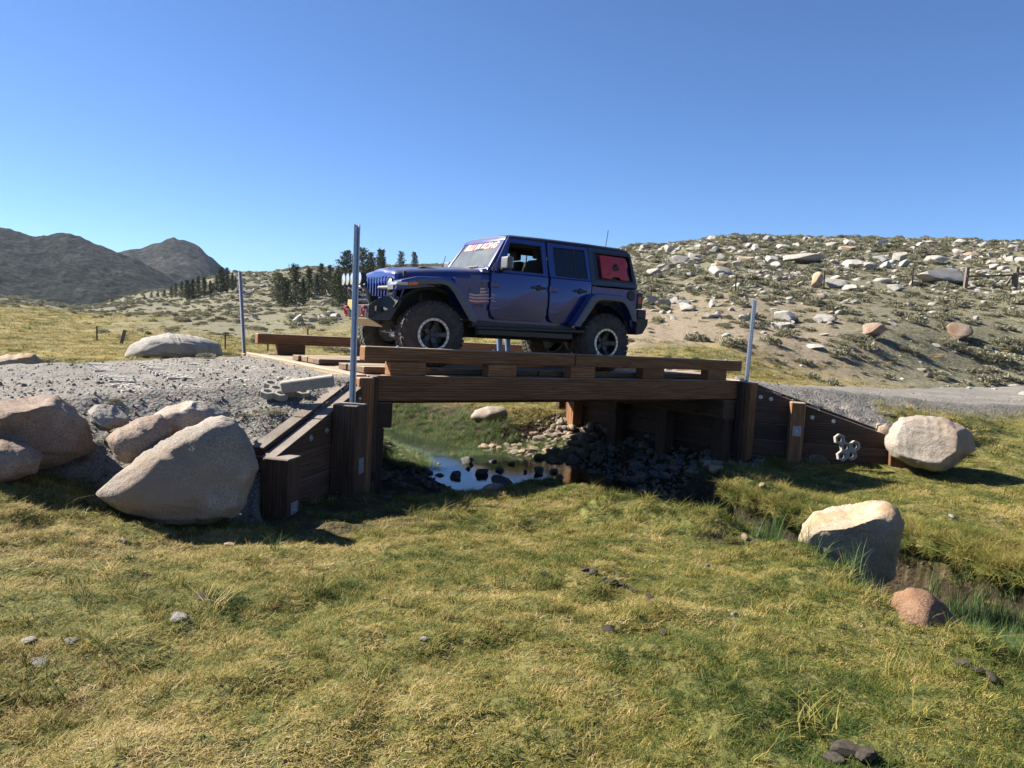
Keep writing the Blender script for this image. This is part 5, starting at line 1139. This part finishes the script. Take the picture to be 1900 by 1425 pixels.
def annulus(dens, r0, r1, t0=-38, t1=38):
    A = .5 * (r1 * r1 - r0 * r0) * math.radians(t1 - t0); n = int(A * dens); r = np.sqrt(rng.uniform(r0 * r0, r1 * r1, n)); t = np.radians(rng.uniform(t0, t1, n)); return r * np.sin(t), r * np.cos(t)
X, Y, SC_ = [], [], []
for dens, r0, r1, sc in ((640, 1.9, 4.2, .95), (460, 4.2, 7.0, 1.05), (260, 7.0, 11, 1.25), (110, 11, 17, 1.7), (34, 17, 28, 2.6), (9, 28, 52, 4.2), (2.2, 52, 110, 7)):
    x, y = annulus(dens, r0, r1); X.append(x); Y.append(y); SC_.append(np.full(len(x), sc))
X = np.concatenate(X); Y = np.concatenate(Y); sc = np.concatenate(SC_); Z, I = H(X, Y, True); r = np.hypot(X, Y)
mud_ = look(mud, X, Y); gm = I['grav']; scm = look(scr, X, Y); patch = fbm(X, Y, .9, 77) + .6 * fbm(X, Y, .22, 79, 2)
keep = (gm < .35 + .25 * rng.random(len(X))) & (Z > I['wl'] + CAMZ + .04) & (rng.random(len(X)) > mud_ * .93) & (rng.random(len(X)) > scm * .9) & (rng.random(len(X)) < 1.0 - .35 * sstep(.25, .55, np.abs(patch)))
keep &= ~((gm > .05) & (rng.random(len(X)) < .6))
X, Y, Z, sc, patch, r = X[keep], Y[keep], Z[keep], sc[keep], patch[keep], r[keep]; e_ = I['e'][keep]; n = len(X)
gdry = .56 + .38 * fbm(X, Y, 1.5, 81) + .55 * fbm(X, Y, .34, 83, 2) + .16 * rng.normal(size=n) - .30 * sstep(1.6, .2, e_) - .10 * sstep(1, 4, X) + .10 * sstep(15, 30, r)
gdry = np.clip(gdry, .02, .98); pk = np.where(rng.random(n) < .90, rng.integers(0, 6, n), rng.integers(6, 9, n)); hs = sc * rng.uniform(.34, .78, n) * (1 + 1.0 * fbm(X, Y, .45, 87, 2)) * np.where(r > 14, .75, 1); wd = sc * rng.uniform(.85, 1.2, n)
ro = tangent_rot(n); 
scatter('grass', np.stack([X, Y, Z - .004], -1), ro, np.stack([wd, wd, np.clip(hs, .3, 9)], -1), pk, gdry, turf, 'short olive and straw coloured turf of the meadow', 'grass')
# taller tussock grass on mounds and bank edges, sedges along the creek
tall = protos('tall', [clump('tall', 46, .06, .10, .26, .0022, .75, GRASS, 3, 940 + k) for k in range(4)])
X, Y = annulus(75, 3.2, 13); Z, I = H(X, Y, True); e_ = I['e']; lip = np.exp(-((e_ - I['bw'] - .05) / .18) ** 2) * .35 * (Y < 5.5)
for mx, my, ms, mh in MOUNDS: lip = np.maximum(lip, (.9 if mh > .09 else .2) * np.exp(-((X - mx) ** 2 + (Y - my) ** 2) / (ms * .8) ** 2))
lip = lip + .05
k_ = (rng.random(len(X)) < lip) & (I['grav'] < .3) & (e_ > .12) & ~I['under']; X, Y, Z = X[k_], Y[k_], Z[k_]
sd_ = np.array([q for q in SOD for _ in range(2)]) + np.concatenate([rng.normal(0, .04, (2 * len(SOD), 2)), np.zeros((2 * len(SOD), 1))], 1); X = np.concatenate([X, sd_[:, 0]]); Y = np.concatenate([Y, sd_[:, 1]]); Z = np.concatenate([Z, sd_[:, 2]]); n = len(X)
scatter('tussock_grass', np.stack([X, Y, Z], -1), tangent_rot(n), np.stack([rng.uniform(.8, 1.5, n)] * 2 + [rng.uniform(.3, .62, n)], -1), rng.integers(0, 4, n), np.clip(.48 + .3 * fbm(X, Y, .6, 85) + rng.normal(0, .12, n), 0, 1), tall, 'longer tussock grass on the mounds and creek edges', 'grass')
lp = np.array(LIP); n = len(lp)
scatter('hanging_grass', lp[:, :3] + np.stack([rng.normal(0, .05, n), rng.normal(0, .05, n), rng.uniform(-.06, .03, n)], -1), np.stack([rng.normal(0, .3, n), rng.uniform(.7, 1.9, n), lp[:, 3] + rng.normal(0, .5, n)], -1), np.stack([rng.uniform(.8, 1.4, n)] * 2 + [rng.uniform(.28, .58, n)], -1), rng.integers(0, 4, n), np.clip(.42 + rng.normal(0, .15, n), 0, 1), tall, 'grass drooping over the far lip of the creek trench', 'grass')
sedge = protos('sedge', [clump('sedge', 40, .07, .14, .38, .0026, .45, SEDGE, 3, 960 + k) for k in range(4)])
X, Y = annulus(210, 3.4, 20); Z, I = H(X, Y, True); e_ = I['e']; u_, v_ = I['u'], I['v']
pr = np.where((Y < 8.3) & (X > 3.3), 1.0 * sstep(.6, .3, e_) * (Z < I['wl'] + CAMZ + .40) * (Y < 7.75) * (X > 3.2 + .35 * np.maximum(0, Y - 6.6)), np.where(Y > 13.2, np.maximum(.6 * sstep(.9, .3, np.abs(e_ - .7)) * (v_ > 3.2), .9 * (Y > 15.6) * (e_ < .5) * (v_ > 4.2)), .05 * np.exp(-((e_ - .2) / .2) ** 2) * (v_ < -.2)))
k_ = (rng.random(len(X)) < pr) & (I['grav'] < .2) & (Z > I['wl'] + CAMZ - .2); X, Y, Z = X[k_], Y[k_], Z[k_]; n = len(X)
scatter('sedge', np.stack([X, Y, Z], -1), tangent_rot(n) * np.array([.6, .6, 1]), np.stack([rng.uniform(.8, 1.3, n)] * 2 + [np.where(Y < 8.4, rng.uniform(.65, 1.2, n), rng.uniform(.25, .55, n))], -1), rng.integers(0, 4, n), np.clip(np.where(Y > 13, .62, .42) + rng.normal(0, .2, n), 0, 1), sedge, 'tall green sedge growing in the creek trench', 'sedge')  # brighter tint upstream paints in the sunlit bank
# gravel
def stone_with(mat, k): me = RSMALL[k].copy(); me.materials.append(mat); return me
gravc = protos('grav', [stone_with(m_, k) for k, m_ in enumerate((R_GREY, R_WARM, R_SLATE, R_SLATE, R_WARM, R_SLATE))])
X, Y = [], []
for dens, r0, r1 in ((460, 6, 11), (190, 11, 16), (40, 16, 28)):
    x, y = annulus(dens, r0, r1); X.append(x); Y.append(y)
X = np.concatenate(X); Y = np.concatenate(Y); Z, I = H(X, Y, True); k_ = (rng.random(len(X)) < I['grav'] * (.35 + .65 * sstep(0, .5, I['off']))); X, Y, Z = X[k_], Y[k_], Z[k_]; n = len(X)
s = .006 + .018 * rng.random(n) ** 3.2 + .022 * (rng.random(n) < .02); 
scatter('gravel', np.stack([X, Y, Z + s * .2], -1), rng.uniform(0, 6.28, (n, 3)), np.stack([s] * 3, -1), rng.integers(0, 6, n), rng.random(n), gravc, 'loose grey gravel on the road and its shoulders', 'gravel')
# small stones along the creek bed
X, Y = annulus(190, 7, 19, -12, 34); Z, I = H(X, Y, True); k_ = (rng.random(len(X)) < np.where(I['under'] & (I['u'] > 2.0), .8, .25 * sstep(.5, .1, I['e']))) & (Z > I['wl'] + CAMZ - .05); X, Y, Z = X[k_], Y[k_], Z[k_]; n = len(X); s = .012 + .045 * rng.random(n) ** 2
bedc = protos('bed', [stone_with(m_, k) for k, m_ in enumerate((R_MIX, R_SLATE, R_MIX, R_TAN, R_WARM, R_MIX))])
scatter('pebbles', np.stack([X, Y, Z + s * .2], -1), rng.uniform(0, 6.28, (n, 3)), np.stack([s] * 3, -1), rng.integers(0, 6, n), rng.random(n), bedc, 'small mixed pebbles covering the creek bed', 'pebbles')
# small rocks over the slopes, beyond those built singly
def hill_pts(n, t0, t1, r0, r1):
    r = np.sqrt(rng.uniform(r0 ** 2, r1 ** 2, n)); t = np.radians(rng.uniform(t0, t1, n)); return r * np.sin(t), r * np.cos(t)
X1, Y1 = hill_pts(16000, 7, 40, 30, 125); X2, Y2 = hill_pts(3000, -20, 8, 75, 230); X = np.concatenate([X1, X2]); Y = np.concatenate([Y1, Y2]); Z = H(X, Y); r = np.hypot(X, Y)
k_ = rng.random(len(X)) < (.25 + 1.2 * np.clip(fbm(X, Y, 9, 121) + .15, 0, 1)) * np.where(X > .1 * Y, sstep(22, 50, r), 1); X, Y, Z, r = X[k_], Y[k_], Z[k_], r[k_]; n = len(X); s = (.05 + .30 * rng.random(n) ** 3.5) * (.7 + r / 160)
slopec = protos('slope', [stone_with(m_, k) for k, m_ in enumerate((R_PALE, R_GREY, R_PALE, R_GREY, R_WARM, R_PALE))])
scatter('slope_stones', np.stack([X, Y, Z + s * .1], -1), np.stack([rng.normal(0, .3, n), rng.normal(0, .3, n), rng.uniform(0, 6.28, n)], -1), np.stack([s, s, s * .75], -1), rng.integers(0, 6, n), rng.random(n), slopec, 'small pale stones strewn over the slopes', 'stones')
# ------------------------------------------------------------------ sagebrush
def leaf_mat(name, c0, c1, c2, trans=.2):
    m = bpy.data.materials.new(name); m.use_nodes = True; t = m.node_tree; b = t.nodes['Principled BSDF']; out = t.nodes['Material Output']
    oi = t.nodes.new('ShaderNodeObjectInfo'); f = math_(t, 'ADD', math_(t, 'MULTIPLY', attr(t, 'bl').outputs['Fac'], .6), math_(t, 'MULTIPLY', oi.outputs['Random'], .4))
    c = ramp(t, f, [(.1, c0), (.5, c1), (.9, c2)]); t.links.new(c, b.inputs['Base Color']); b.inputs['Roughness'].default_value = .8; b.inputs['Specular IOR Level'].default_value = .15
    tr = t.nodes.new('ShaderNodeBsdfTranslucent'); t.links.new(c, tr.inputs[0]); mx = t.nodes.new('ShaderNodeMixShader'); mx.inputs[0].default_value = trans
    t.links.new(b.outputs[0], mx.inputs[1]); t.links.new(tr.outputs[0], mx.inputs[2]); t.links.new(mx.outputs[0], out.inputs[0]); return m
SAGE = leaf_mat('sage_leaves', (0.127, 0.127, 0.079), (0.239, 0.229, 0.155), (0.384, 0.358, 0.239)); TWIG = plain('sage_twigs', (0.117, 0.091, 0.064), .9)
def sage_mesh(name, seed, n, leaf):
    r = random.Random(seed); V = []; F = []; bl = []
    lobes = [(r.uniform(-.6, .6), r.uniform(-.6, .6), r.uniform(.25, .5)) for _ in range(7)]
    for _ in range(n):
        lx, ly, lr = r.choice(lobes); a = r.uniform(0, 6.283); q = lr * math.sqrt(r.random()); x, y = lx + q * math.cos(a), ly + q * math.sin(a); top = .62 * math.sqrt(max(0, 1 - .7 * (x * x + y * y))) * (.7 + .5 * math.sqrt(max(0, 1 - (q / lr) ** 2)))
        z = top * (1 - .75 * r.random() ** 1.6); d = Vector((x * .8 + r.gauss(0, .35), y * .8 + r.gauss(0, .35), .9 + r.gauss(0, .3))).normalized(); sd = d.cross(Vector((r.gauss(0, 1), r.gauss(0, 1), r.gauss(0, 1)))).normalized(); l = leaf * r.uniform(.6, 1.4); w = l * .28; k = r.random(); p = Vector((x, y, z)); o = len(V)
        V += [tuple(p - sd * w), tuple(p + sd * w), tuple(p + d * l + sd * w * .5), tuple(p + d * l - sd * w * .5)]; F.append((o, o + 1, o + 2, o + 3)); bl += [k] * 4
    me = bpy.data.meshes.new(name); me.from_pydata(V, [], F); me.attributes.new('bl', 'FLOAT', 'POINT').data.foreach_set('value', bl); me.materials.append(SAGE); me.update(); return me
sagec = protos('sage', [sage_mesh('sage', 1000 + k, 320, .20) for k in range(6)])
X1, Y1 = hill_pts(6500, 6, 41, 22, 120); X2, Y2 = hill_pts(8000, -40, 8, 42, 235); X3, Y3 = hill_pts(500, -8, 20, 22, 60); X = np.concatenate([X1, X2, X3]); Y = np.concatenate([Y1, Y2, Y3]); Z, I = H(X, Y, True); r = np.hypot(X, Y); scm = look(scr, X, Y); t_ = np.degrees(np.arctan2(X, Y))
bare = .75 * np.exp(-((t_ - 12) / 6.5) ** 2) * sstep(50, 38, r)
k_ = (rng.random(len(X)) < scm * (.45 + 1.0 * np.clip(fbm(X, Y, 8, 131) + .25, 0, 1))) & (rng.random(len(X)) > bare) & (I['grav'] < .05); X, Y, Z, r = X[k_], Y[k_], Z[k_], r[k_]; n = len(X); s = (.16 + .40 * rng.random(n) ** 1.8) * (.85 + r / 190)
scatter('sagebrush', np.stack([X, Y, Z - .03], -1), np.stack([rng.normal(0, .08, n), rng.normal(0, .08, n), rng.uniform(0, 6.28, n)], -1), np.stack([s, s, s * rng.uniform(.45, .9, n)], -1), rng.integers(0, 6, n), rng.random(n), sagec, 'low grey-green sagebrush covering the slopes', 'sagebrush')
BUSH = [sage_mesh('foliage', 1100 + k, 1500, .085) for k in range(3)]
def stems_mesh(seed):
    r = random.Random(seed); g = G()
    for _ in range(9):
        a = r.uniform(0, 6.28); g.tube([(0, 0, -.05), (.15 * math.cos(a), .15 * math.sin(a), .2), (.45 * math.cos(a + .3), .45 * math.sin(a + .3), .42)], [.03, .018, .008], 5)
    me = g.mesh('stems'); me.materials.append(TWIG); return me
STEM = stems_mesh(5)
def bush(px, py, wpx, label, flat=.8, cat='shrub'):
    p, d = ghit(px, py); s = wpx / FPX * d * .5
    o = empty('shrub', p, rnd.uniform(0, 6.28), label, cat, 'shrubs near the road and slope foot'); o.scale = (s, s, s * flat)
    link('foliage', BUSH[rnd.randrange(3)], o); link('stems', STEM, o); return o
for a_ in [(335, 664, 62, 'spiky green shrub in front of the wide pale boulder, largest of the row', .55), (385, 664, 45, 'shrub at the tapering end of the wide pale boulder', .5), (300, 663, 34, 'small shrub under the high end of the wide pale boulder', .5), (425, 661, 40, 'shrub between the wide pale boulder and the far marker post', .5),
           (1585, 634, 66, 'sage shrub growing against the tilted brown boulder', .6), (1560, 640, 40, 'sage shrub left of the tilted brown boulder', .6), (1680, 652, 55, 'sage shrub in the middle of the slope foot', .6), (1750, 640, 60, 'sage shrub below the upright brown boulder', .6), (1845, 672, 110, 'widest sage shrub, close to the road at the picture edge', .45), (1870, 640, 70, 'sage shrub above the widest one', .6), (1790, 655, 60, 'sage shrub beside the widest one', .6),
           (1375, 640, 42, 'lone round shrub on the bare slope behind the kerb rail', .7), (1280, 632, 26, 'small shrub on the bare slope behind the rear wheel', .7), (1345, 608, 40, 'yellowish shrub on the bare slope', .6), (1512, 860, 60, 'dark mound of brush in the shade at the foot of the downhill wing wall', .7), (500, 768, 70, 'ragged dry tuft on the gravel slope above the wing wall', .35), (455, 775, 40, 'small dry tuft on the gravel slope', .4), (215, 748, 40, 'dry tuft behind the small grey boulder', .4), (600, 640, 60, 'shrub behind the far kerb rail', .5), (625, 654, 55, 'shrub under the far kerb rail', .5), (1640, 770, 45, 'weedy tuft on the gravel above the downhill wing wall', .35)]:
    bush(*a_)
# ------------------------------------------------------------------ pines
PINE = leaf_mat('pine_needles', (.025, .036, .016), (.060, .072, .030), (.12, .125, .055), .15); BARK = plain('pine_bark', (.13, .095, .07), .95, 0, .4, 8, .5)
def pine_meshes(seed, wid, bare=.08, blunt=.0, lean=0.0):
    """unit height; crown width wid"""
    r = random.Random(seed); g = G(); g.tube([(0, 0, -.03), (0, 0, .3), (lean * .5, 0, .7), (lean, 0, .97)], [.022, .016, .009, .002], 7)
    V = []; F = []; bl = []
    nb = 72
    for b_ in range(nb):
        z = bare + (1 - bare) * (b_ / nb) ** .9 * .97; f = (z - bare) / (1 - bare)
        env = wid * (.5 * min(1, f * 5 + .35)) * ((1 - f) ** (.75 - .35 * blunt) + .05) * r.uniform(.45, 1.40); a = b_ * 2.4 + r.uniform(-.5, .5); up = -.12 + .5 * f + r.uniform(-.15, .15)
        x0 = lean * f * f; tip = Vector((x0 + env * math.cos(a), env * math.sin(a), z + env * up))
        if env > .05: g.tube([(x0, 0, z), tuple(tip)], [.005, .0015], 4, cap=False)
        k0 = r.random()
        for _ in range(16 + int(170 * env)):
            t = r.random() ** .6; p = Vector((x0, 0, z)).lerp(tip, t) + Vector((r.gauss(0, 1), r.gauss(0, 1), r.gauss(0, .7))) * (.014 + .075 * env); l = r.uniform(.018, .040); d = Vector((math.cos(a) * .7 + r.gauss(0, .5), math.sin(a) * .7 + r.gauss(0, .5), .5 + r.gauss(0, .4))).normalized(); sd = d.cross(Vector((r.gauss(0, 1), r.gauss(0, 1), r.gauss(0, 1)))).normalized() * l * .30; o = len(V)
            V += [tuple(p - sd), tuple(p + sd), tuple(p + d * l + sd * .4), tuple(p + d * l - sd * .4)]; F.append((o, o + 1, o + 2, o + 3)); bl += [min(1, max(0, k0 * .7 + r.random() * .3))] * 4
    me = bpy.data.meshes.new('crown'); me.from_pydata(V, [], F); me.attributes.new('bl', 'FLOAT', 'POINT').data.foreach_set('value', bl); me.materials.append(PINE); me.update()
    tm = g.mesh('trunk', smooth=1); tm.materials.append(BARK); return tm, me
PN = [pine_meshes(50, .42), pine_meshes(51, .50, .05, .5), pine_meshes(52, .30), pine_meshes(53, .58, .10, .9), pine_meshes(54, .36, .15, .2, .04), pine_meshes(55, .22, .1)]
def pine(px, top, base, kind, label, grp, wide=1.0, back=0):
    p, d = ghit(px, base)
    if back: q = unp(px, base, d + back); p = Vector((q.x, q.y, Hs(q.x, q.y))); d = d + back
    zt = unp(px, top, d).z; h = zt - p.z
    o = empty('pine_tree', p - Vector((0, 0, .1)), rnd.uniform(0, 6.28), label, 'tree', grp); o.scale = (h * wide * 1.2, h * wide * 1.2, h)
    link('trunk', PN[kind][0], o); link('crown', PN[kind][1], o)
GA, GB = 'pines in the row behind the vehicle', 'pines on the saddle below the dark peak'
for a_ in [(517, 505, 562, 3, 'small bushy pine at the outer end of the row', 1.0), (528, 512, 570, 1, 'short pine second in the row, low and full', 1.0), (547, 489, 566, 1, 'broad dark pine at the outer end of the row, taller than its neighbours', .95), (562, 515, 566, 2, 'slim low pine beside the broad dark one', 1.0), (573, 495, 556, 2, 'slim pointed pine between broad dark pine and a pair', 1.15), (588, 508, 553, 2, 'low pine behind the slim pointed one', 1.1), (596, 487, 549, 0, 'pointed pine, first of a pair in the middle of the row', .95), (611, 490, 546, 0, 'pointed pine, second of a pair in the middle of the row', .95), (622, 503, 552, 2, 'short pine in the gap before the biggest one', 1.1),
           (642, 465, 568, 3, 'biggest pine of the row, beside the tallest marker post', .80), (630, 500, 572, 1, 'lower pine leaning into the biggest one', .8), (672, 460, 545, 3, 'wide topped pine above the spot lamps', .75), (687, 467, 540, 1, 'round topped pine above the grille', .8), (703, 460, 532, 5, 'thin spire pine above the bonnet edge, first of two', 1.0), (709, 461, 532, 5, 'thin spire pine above the bonnet edge, second of two', 1.0), (743, 465, 515, 1, 'pine crown rising over the middle of the bonnet', .85), (769, 466, 515, 4, 'leaning pine crown nearest the windscreen', .9), (655, 492, 560, 0, 'pine hidden in part by the tallest marker post', .9)]:
    pine(a_[0], a_[1], a_[2], a_[3], a_[4], GA, a_[5])
for i, (px, t_, b_, k, w) in enumerate([(410, 494, 545, 2, 1.1), (421, 495, 543, 0, .9), (431, 505, 540, 2, 1), (402, 508, 541, 2, 1), (368, 511, 555, 2, .9), (379, 512, 552, 5, 1.2), (358, 516, 556, 2, 1), (347, 517, 558, 5, 1.4), (337, 520, 553, 0, .9), (326, 523, 552, 2, 1), (390, 519, 550, 2, 1), (352, 525, 558, 1, .9), (318, 530, 553, 2, 1.2), (293, 538, 551, 0, 1), (305, 537, 551, 0, 1), (281, 541, 553, 1, 1), (268, 546, 556, 1, 1), (208, 552, 563, 0, 1), (395, 523, 548, 1, 1), (437, 512, 535, 0, 1)]):
    pine(px, t_, b_, k, ['tallest of the twin pines on the saddle crest', 'second of the twin pines on the saddle crest'][i] if i < 2 else 'slim far pine on the saddle below the dark peak', GB, w)
# ------------------------------------------------------------------ fences
STAKE = plain('rusty_stake', (.10, .075, .06), .8, .2); WGREY = wood_mat('grey_fence_wood', (.09, .07, .05), (.15, .12, .095), (.23, .195, .155), .3)
def stake(px, top, bot, label):
    p, d = ghit(px, bot); h = (bot - top) / FPX * d; o = empty('fence_stake', p, 0, label, 'stake', 'steel fence stakes'); w = max(.018, .0009 * d)
    g = G(); g.box((-w, -w * .35, -.2), (w, w * .35, h)); g.box((-w * .3, w * .35, -.2), (w * .3, w * 1.4, h - .001)); g.build('stake_bar', STAKE, o)
for a_ in [(180, 605, 633, 'thin fence stake beside the leaning wooden post'), (308, 617, 624, 'thin fence stake peeping over the wide pale boulder'), (418, 617, 648, 'thin fence stake between pale boulder and far marker post'), (571, 610, 624, 'short pale stake above the far kerb rail'), (497, 637, 652, 'short stake below the far kerb rail'),
           (1364, 512, 548, 'thin fence stake on the slope above the kerb rail end'), (1528, 503, 538, 'thin fence stake in front of the upright tan boulder'), (1692, 497, 533, 'thin fence stake beside the long white slab'), (1207, 540, 566, 'bare dark stalk behind the rear bumper')]: stake(*a_)
p, d = ghit(223, 638); q = unp(232, 612, d); o = empty('wooden_post', p, 0, 'stubby wooden post leaning in the meadow beyond the road', 'post'); timber('post_log', (0, 0, -.2), tuple(q - p), .13, .13, WGREY, o, up=(0, 1, 0))
p0, d0 = ghit(1790, 537); p1, d1 = ghit(1883, 536); o = empty('wooden_fence', p0, 0, 'short grey wooden fence with one rail on the slope', 'fence'); hh = 40 / FPX * d0; dv = p1 - p0
timber('fence_post', (0, 0, -.3), (.08, 0, hh), .20, .20, WGREY, o, up=(0, 1, 0)); timber('fence_post', tuple(dv + Vector((0, 0, -.3))), tuple(dv + Vector((.05, 0, hh))), .20, .20, WGREY, o, up=(0, 1, 0)); timber('fence_post', tuple(dv * .94 + Vector((0, 0, -.3))), tuple(dv * .95 + Vector((0, 0, hh * .72))), .18, .18, WGREY, o, up=(0, 1, 0))
timber('fence_rail', (.0, -.1, hh * .58), tuple(dv * .97 + Vector((0, -.1, hh * .60))), .10, .12, WGREY, o); timber('fence_brace', tuple(dv * .78 + Vector((0, 0, .05))), tuple(dv * .93 + Vector((0, 0, hh * .6))), .10, .10, WGREY, o); timber('fence_rail', tuple(dv + Vector((0, -.1, hh * .68))), tuple(dv * 1.45 + Vector((0, -.1, hh * .62))), .10, .12, WGREY, o)
# ------------------------------------------------------------------ person standing behind the vehicle
q = unp(935, 640, 14.55); u_, v_ = bridge_uv(q.x, q.y); foot = bpt(float(u_), float(v_), .09 if 2.0 < v_ < 3.25 else 0.0)
PER = empty('person', foot, HD + 1.9, 'person in blue jeans standing behind the vehicle, only the lower legs showing', 'person')
JEAN = plain('blue_denim', (.07, .14, .28), .85, 0, .2, 40, .3); SHIRT = plain('grey_shirt', (.18, .19, .20), .9); SKIN = plain('skin', (.48, .30, .22), .6); SHOE = plain('dark_shoe', (.03, .035, .05), .7); HAIR = plain('dark_hair', (.03, .022, .015), .8)
J = {'pelvis': ((0, 0, .95), .15), 'spine': ((0, 0, 1.18), .14), 'chest': ((.01, 0, 1.38), .155), 'neck': ((.01, 0, 1.52), .06), 'head': ((.03, 0, 1.63), .09), 'crown': ((.02, 0, 1.72), .075)}
E_ = [('pelvis', 'spine'), ('spine', 'chest'), ('chest', 'neck'), ('neck', 'head'), ('head', 'crown')]
for s, nm in ((1, 'l'), (-1, 'r')):
    J.update({'hip' + nm: ((0, s * .10, .88), .095), 'knee' + nm: ((.02, s * .12, .49), .062), 'ank' + nm: ((-.01, s * .13, .09), .048), 'toe' + nm: ((.12, s * .14, .04), .038), 'sh' + nm: ((0, s * .19, 1.42), .06), 'el' + nm: ((-.03, s * .27, 1.14), .045), 'wr' + nm: ((.10, s * .26, .93), .032), 'pal' + nm: ((.14, s * .25, .87), .034)})
    E_ += [('pelvis', 'hip' + nm), ('hip' + nm, 'knee' + nm), ('knee' + nm, 'ank' + nm), ('ank' + nm, 'toe' + nm), ('chest', 'sh' + nm), ('sh' + nm, 'el' + nm), ('el' + nm, 'wr' + nm), ('wr' + nm, 'pal' + nm)]
    for k in range(5):
        a_ = (k - 2) * .014; J['f%s%d' % (nm, k)] = ((.155 + (.02 if k == 4 else 0), s * .25 + a_, .80 + .01 * abs(k - 2)), .009); J['g%s%d' % (nm, k)] = ((.15 + (.03 if k == 4 else 0), s * .245 + a_, .765 + .012 * abs(k - 2)), .008); E_ += [('pal' + nm, 'f%s%d' % (nm, k)), ('f%s%d' % (nm, k), 'g%s%d' % (nm, k))]
ks = list(J); me = bpy.data.meshes.new('body'); me.from_pydata([J[k][0] for k in ks], [(ks.index(a_), ks.index(b_)) for a_, b_ in E_], []); tmp = bpy.data.objects.new('tmp_body', me); COL.objects.link(tmp)
tmp.modifiers.new('skin', 'SKIN'); sm = tmp.modifiers.new('sub', 'SUBSURF'); sm.levels = 2; sm.render_levels = 2
for i, k in enumerate(ks): sv = me.skin_vertices[0].data[i]; sv.radius = (J[k][1], J[k][1]); sv.use_root = (k == 'pelvis')
bm_ = bpy.data.meshes.new_from_object(tmp.evaluated_get(bpy.context.evaluated_depsgraph_get())); bpy.data.objects.remove(tmp); bm_.materials.clear()
for m_ in (SKIN, JEAN, SHIRT, SHOE): bm_.materials.append(m_)
for pl in bm_.polygons:
    c = pl.center; pl.use_smooth = True; arm = abs(c.y) > .215 and c.z < 1.3
    pl.material_index = 3 if c.z < .10 else 1 if c.z < .98 and not (abs(c.y) > .19 and c.z > .70) else 0 if (c.z > 1.49 or (arm and c.z < 1.18) or (abs(c.y) > .19 and c.z < .98)) else 2
link('body', bm_, PER)
g = G(); V_, F_ = ICO[3]; g.add([(.005 + p[0] * .098, p[1] * .088, 1.685 + p[2] * .085) for p in V_ if True], [f for f in F_]); hr = g.build('hair', HAIR, PER, 0, 3.1); hr.location = (-.02, 0, .01)
for s in (-1, 1): g = G(); g.add([(.112 + p[0] * .010, s * .032 + p[1] * .013, 1.645 + p[2] * .009) for p in ICO[2][0]], ICO[2][1]); g.build('eye', SHOE, PER, 0, 3.1)
g = G(); g.add([(.12 + p[0] * .022, p[1] * .013, 1.615 + p[2] * .022) for p in ICO[2][0]], ICO[2][1]); g.build('nose', SKIN, PER, 0, 3.1)
bpy.context.view_layer.update()

# ------------------------------------------------------------------ air
g = G(); g.box((-1450, -1450, -40), (1450, 1450, 118)); hz = g.build('haze', [])
hm = bpy.data.materials.new('thin_air'); hm.use_nodes = True; t = hm.node_tree; t.nodes.remove(t.nodes['Principled BSDF'])
pv = t.nodes.new('ShaderNodeVolumePrincipled'); pv.inputs['Color'].default_value = (.62, .78, 1.0, 1); pv.inputs['Density'].default_value = .00010; pv.inputs['Anisotropy'].default_value = .2
t.links.new(pv.outputs[0], t.nodes['Material Output'].inputs['Volume']); hz.data.materials.append(hm); tag(hz, kind='stuff')
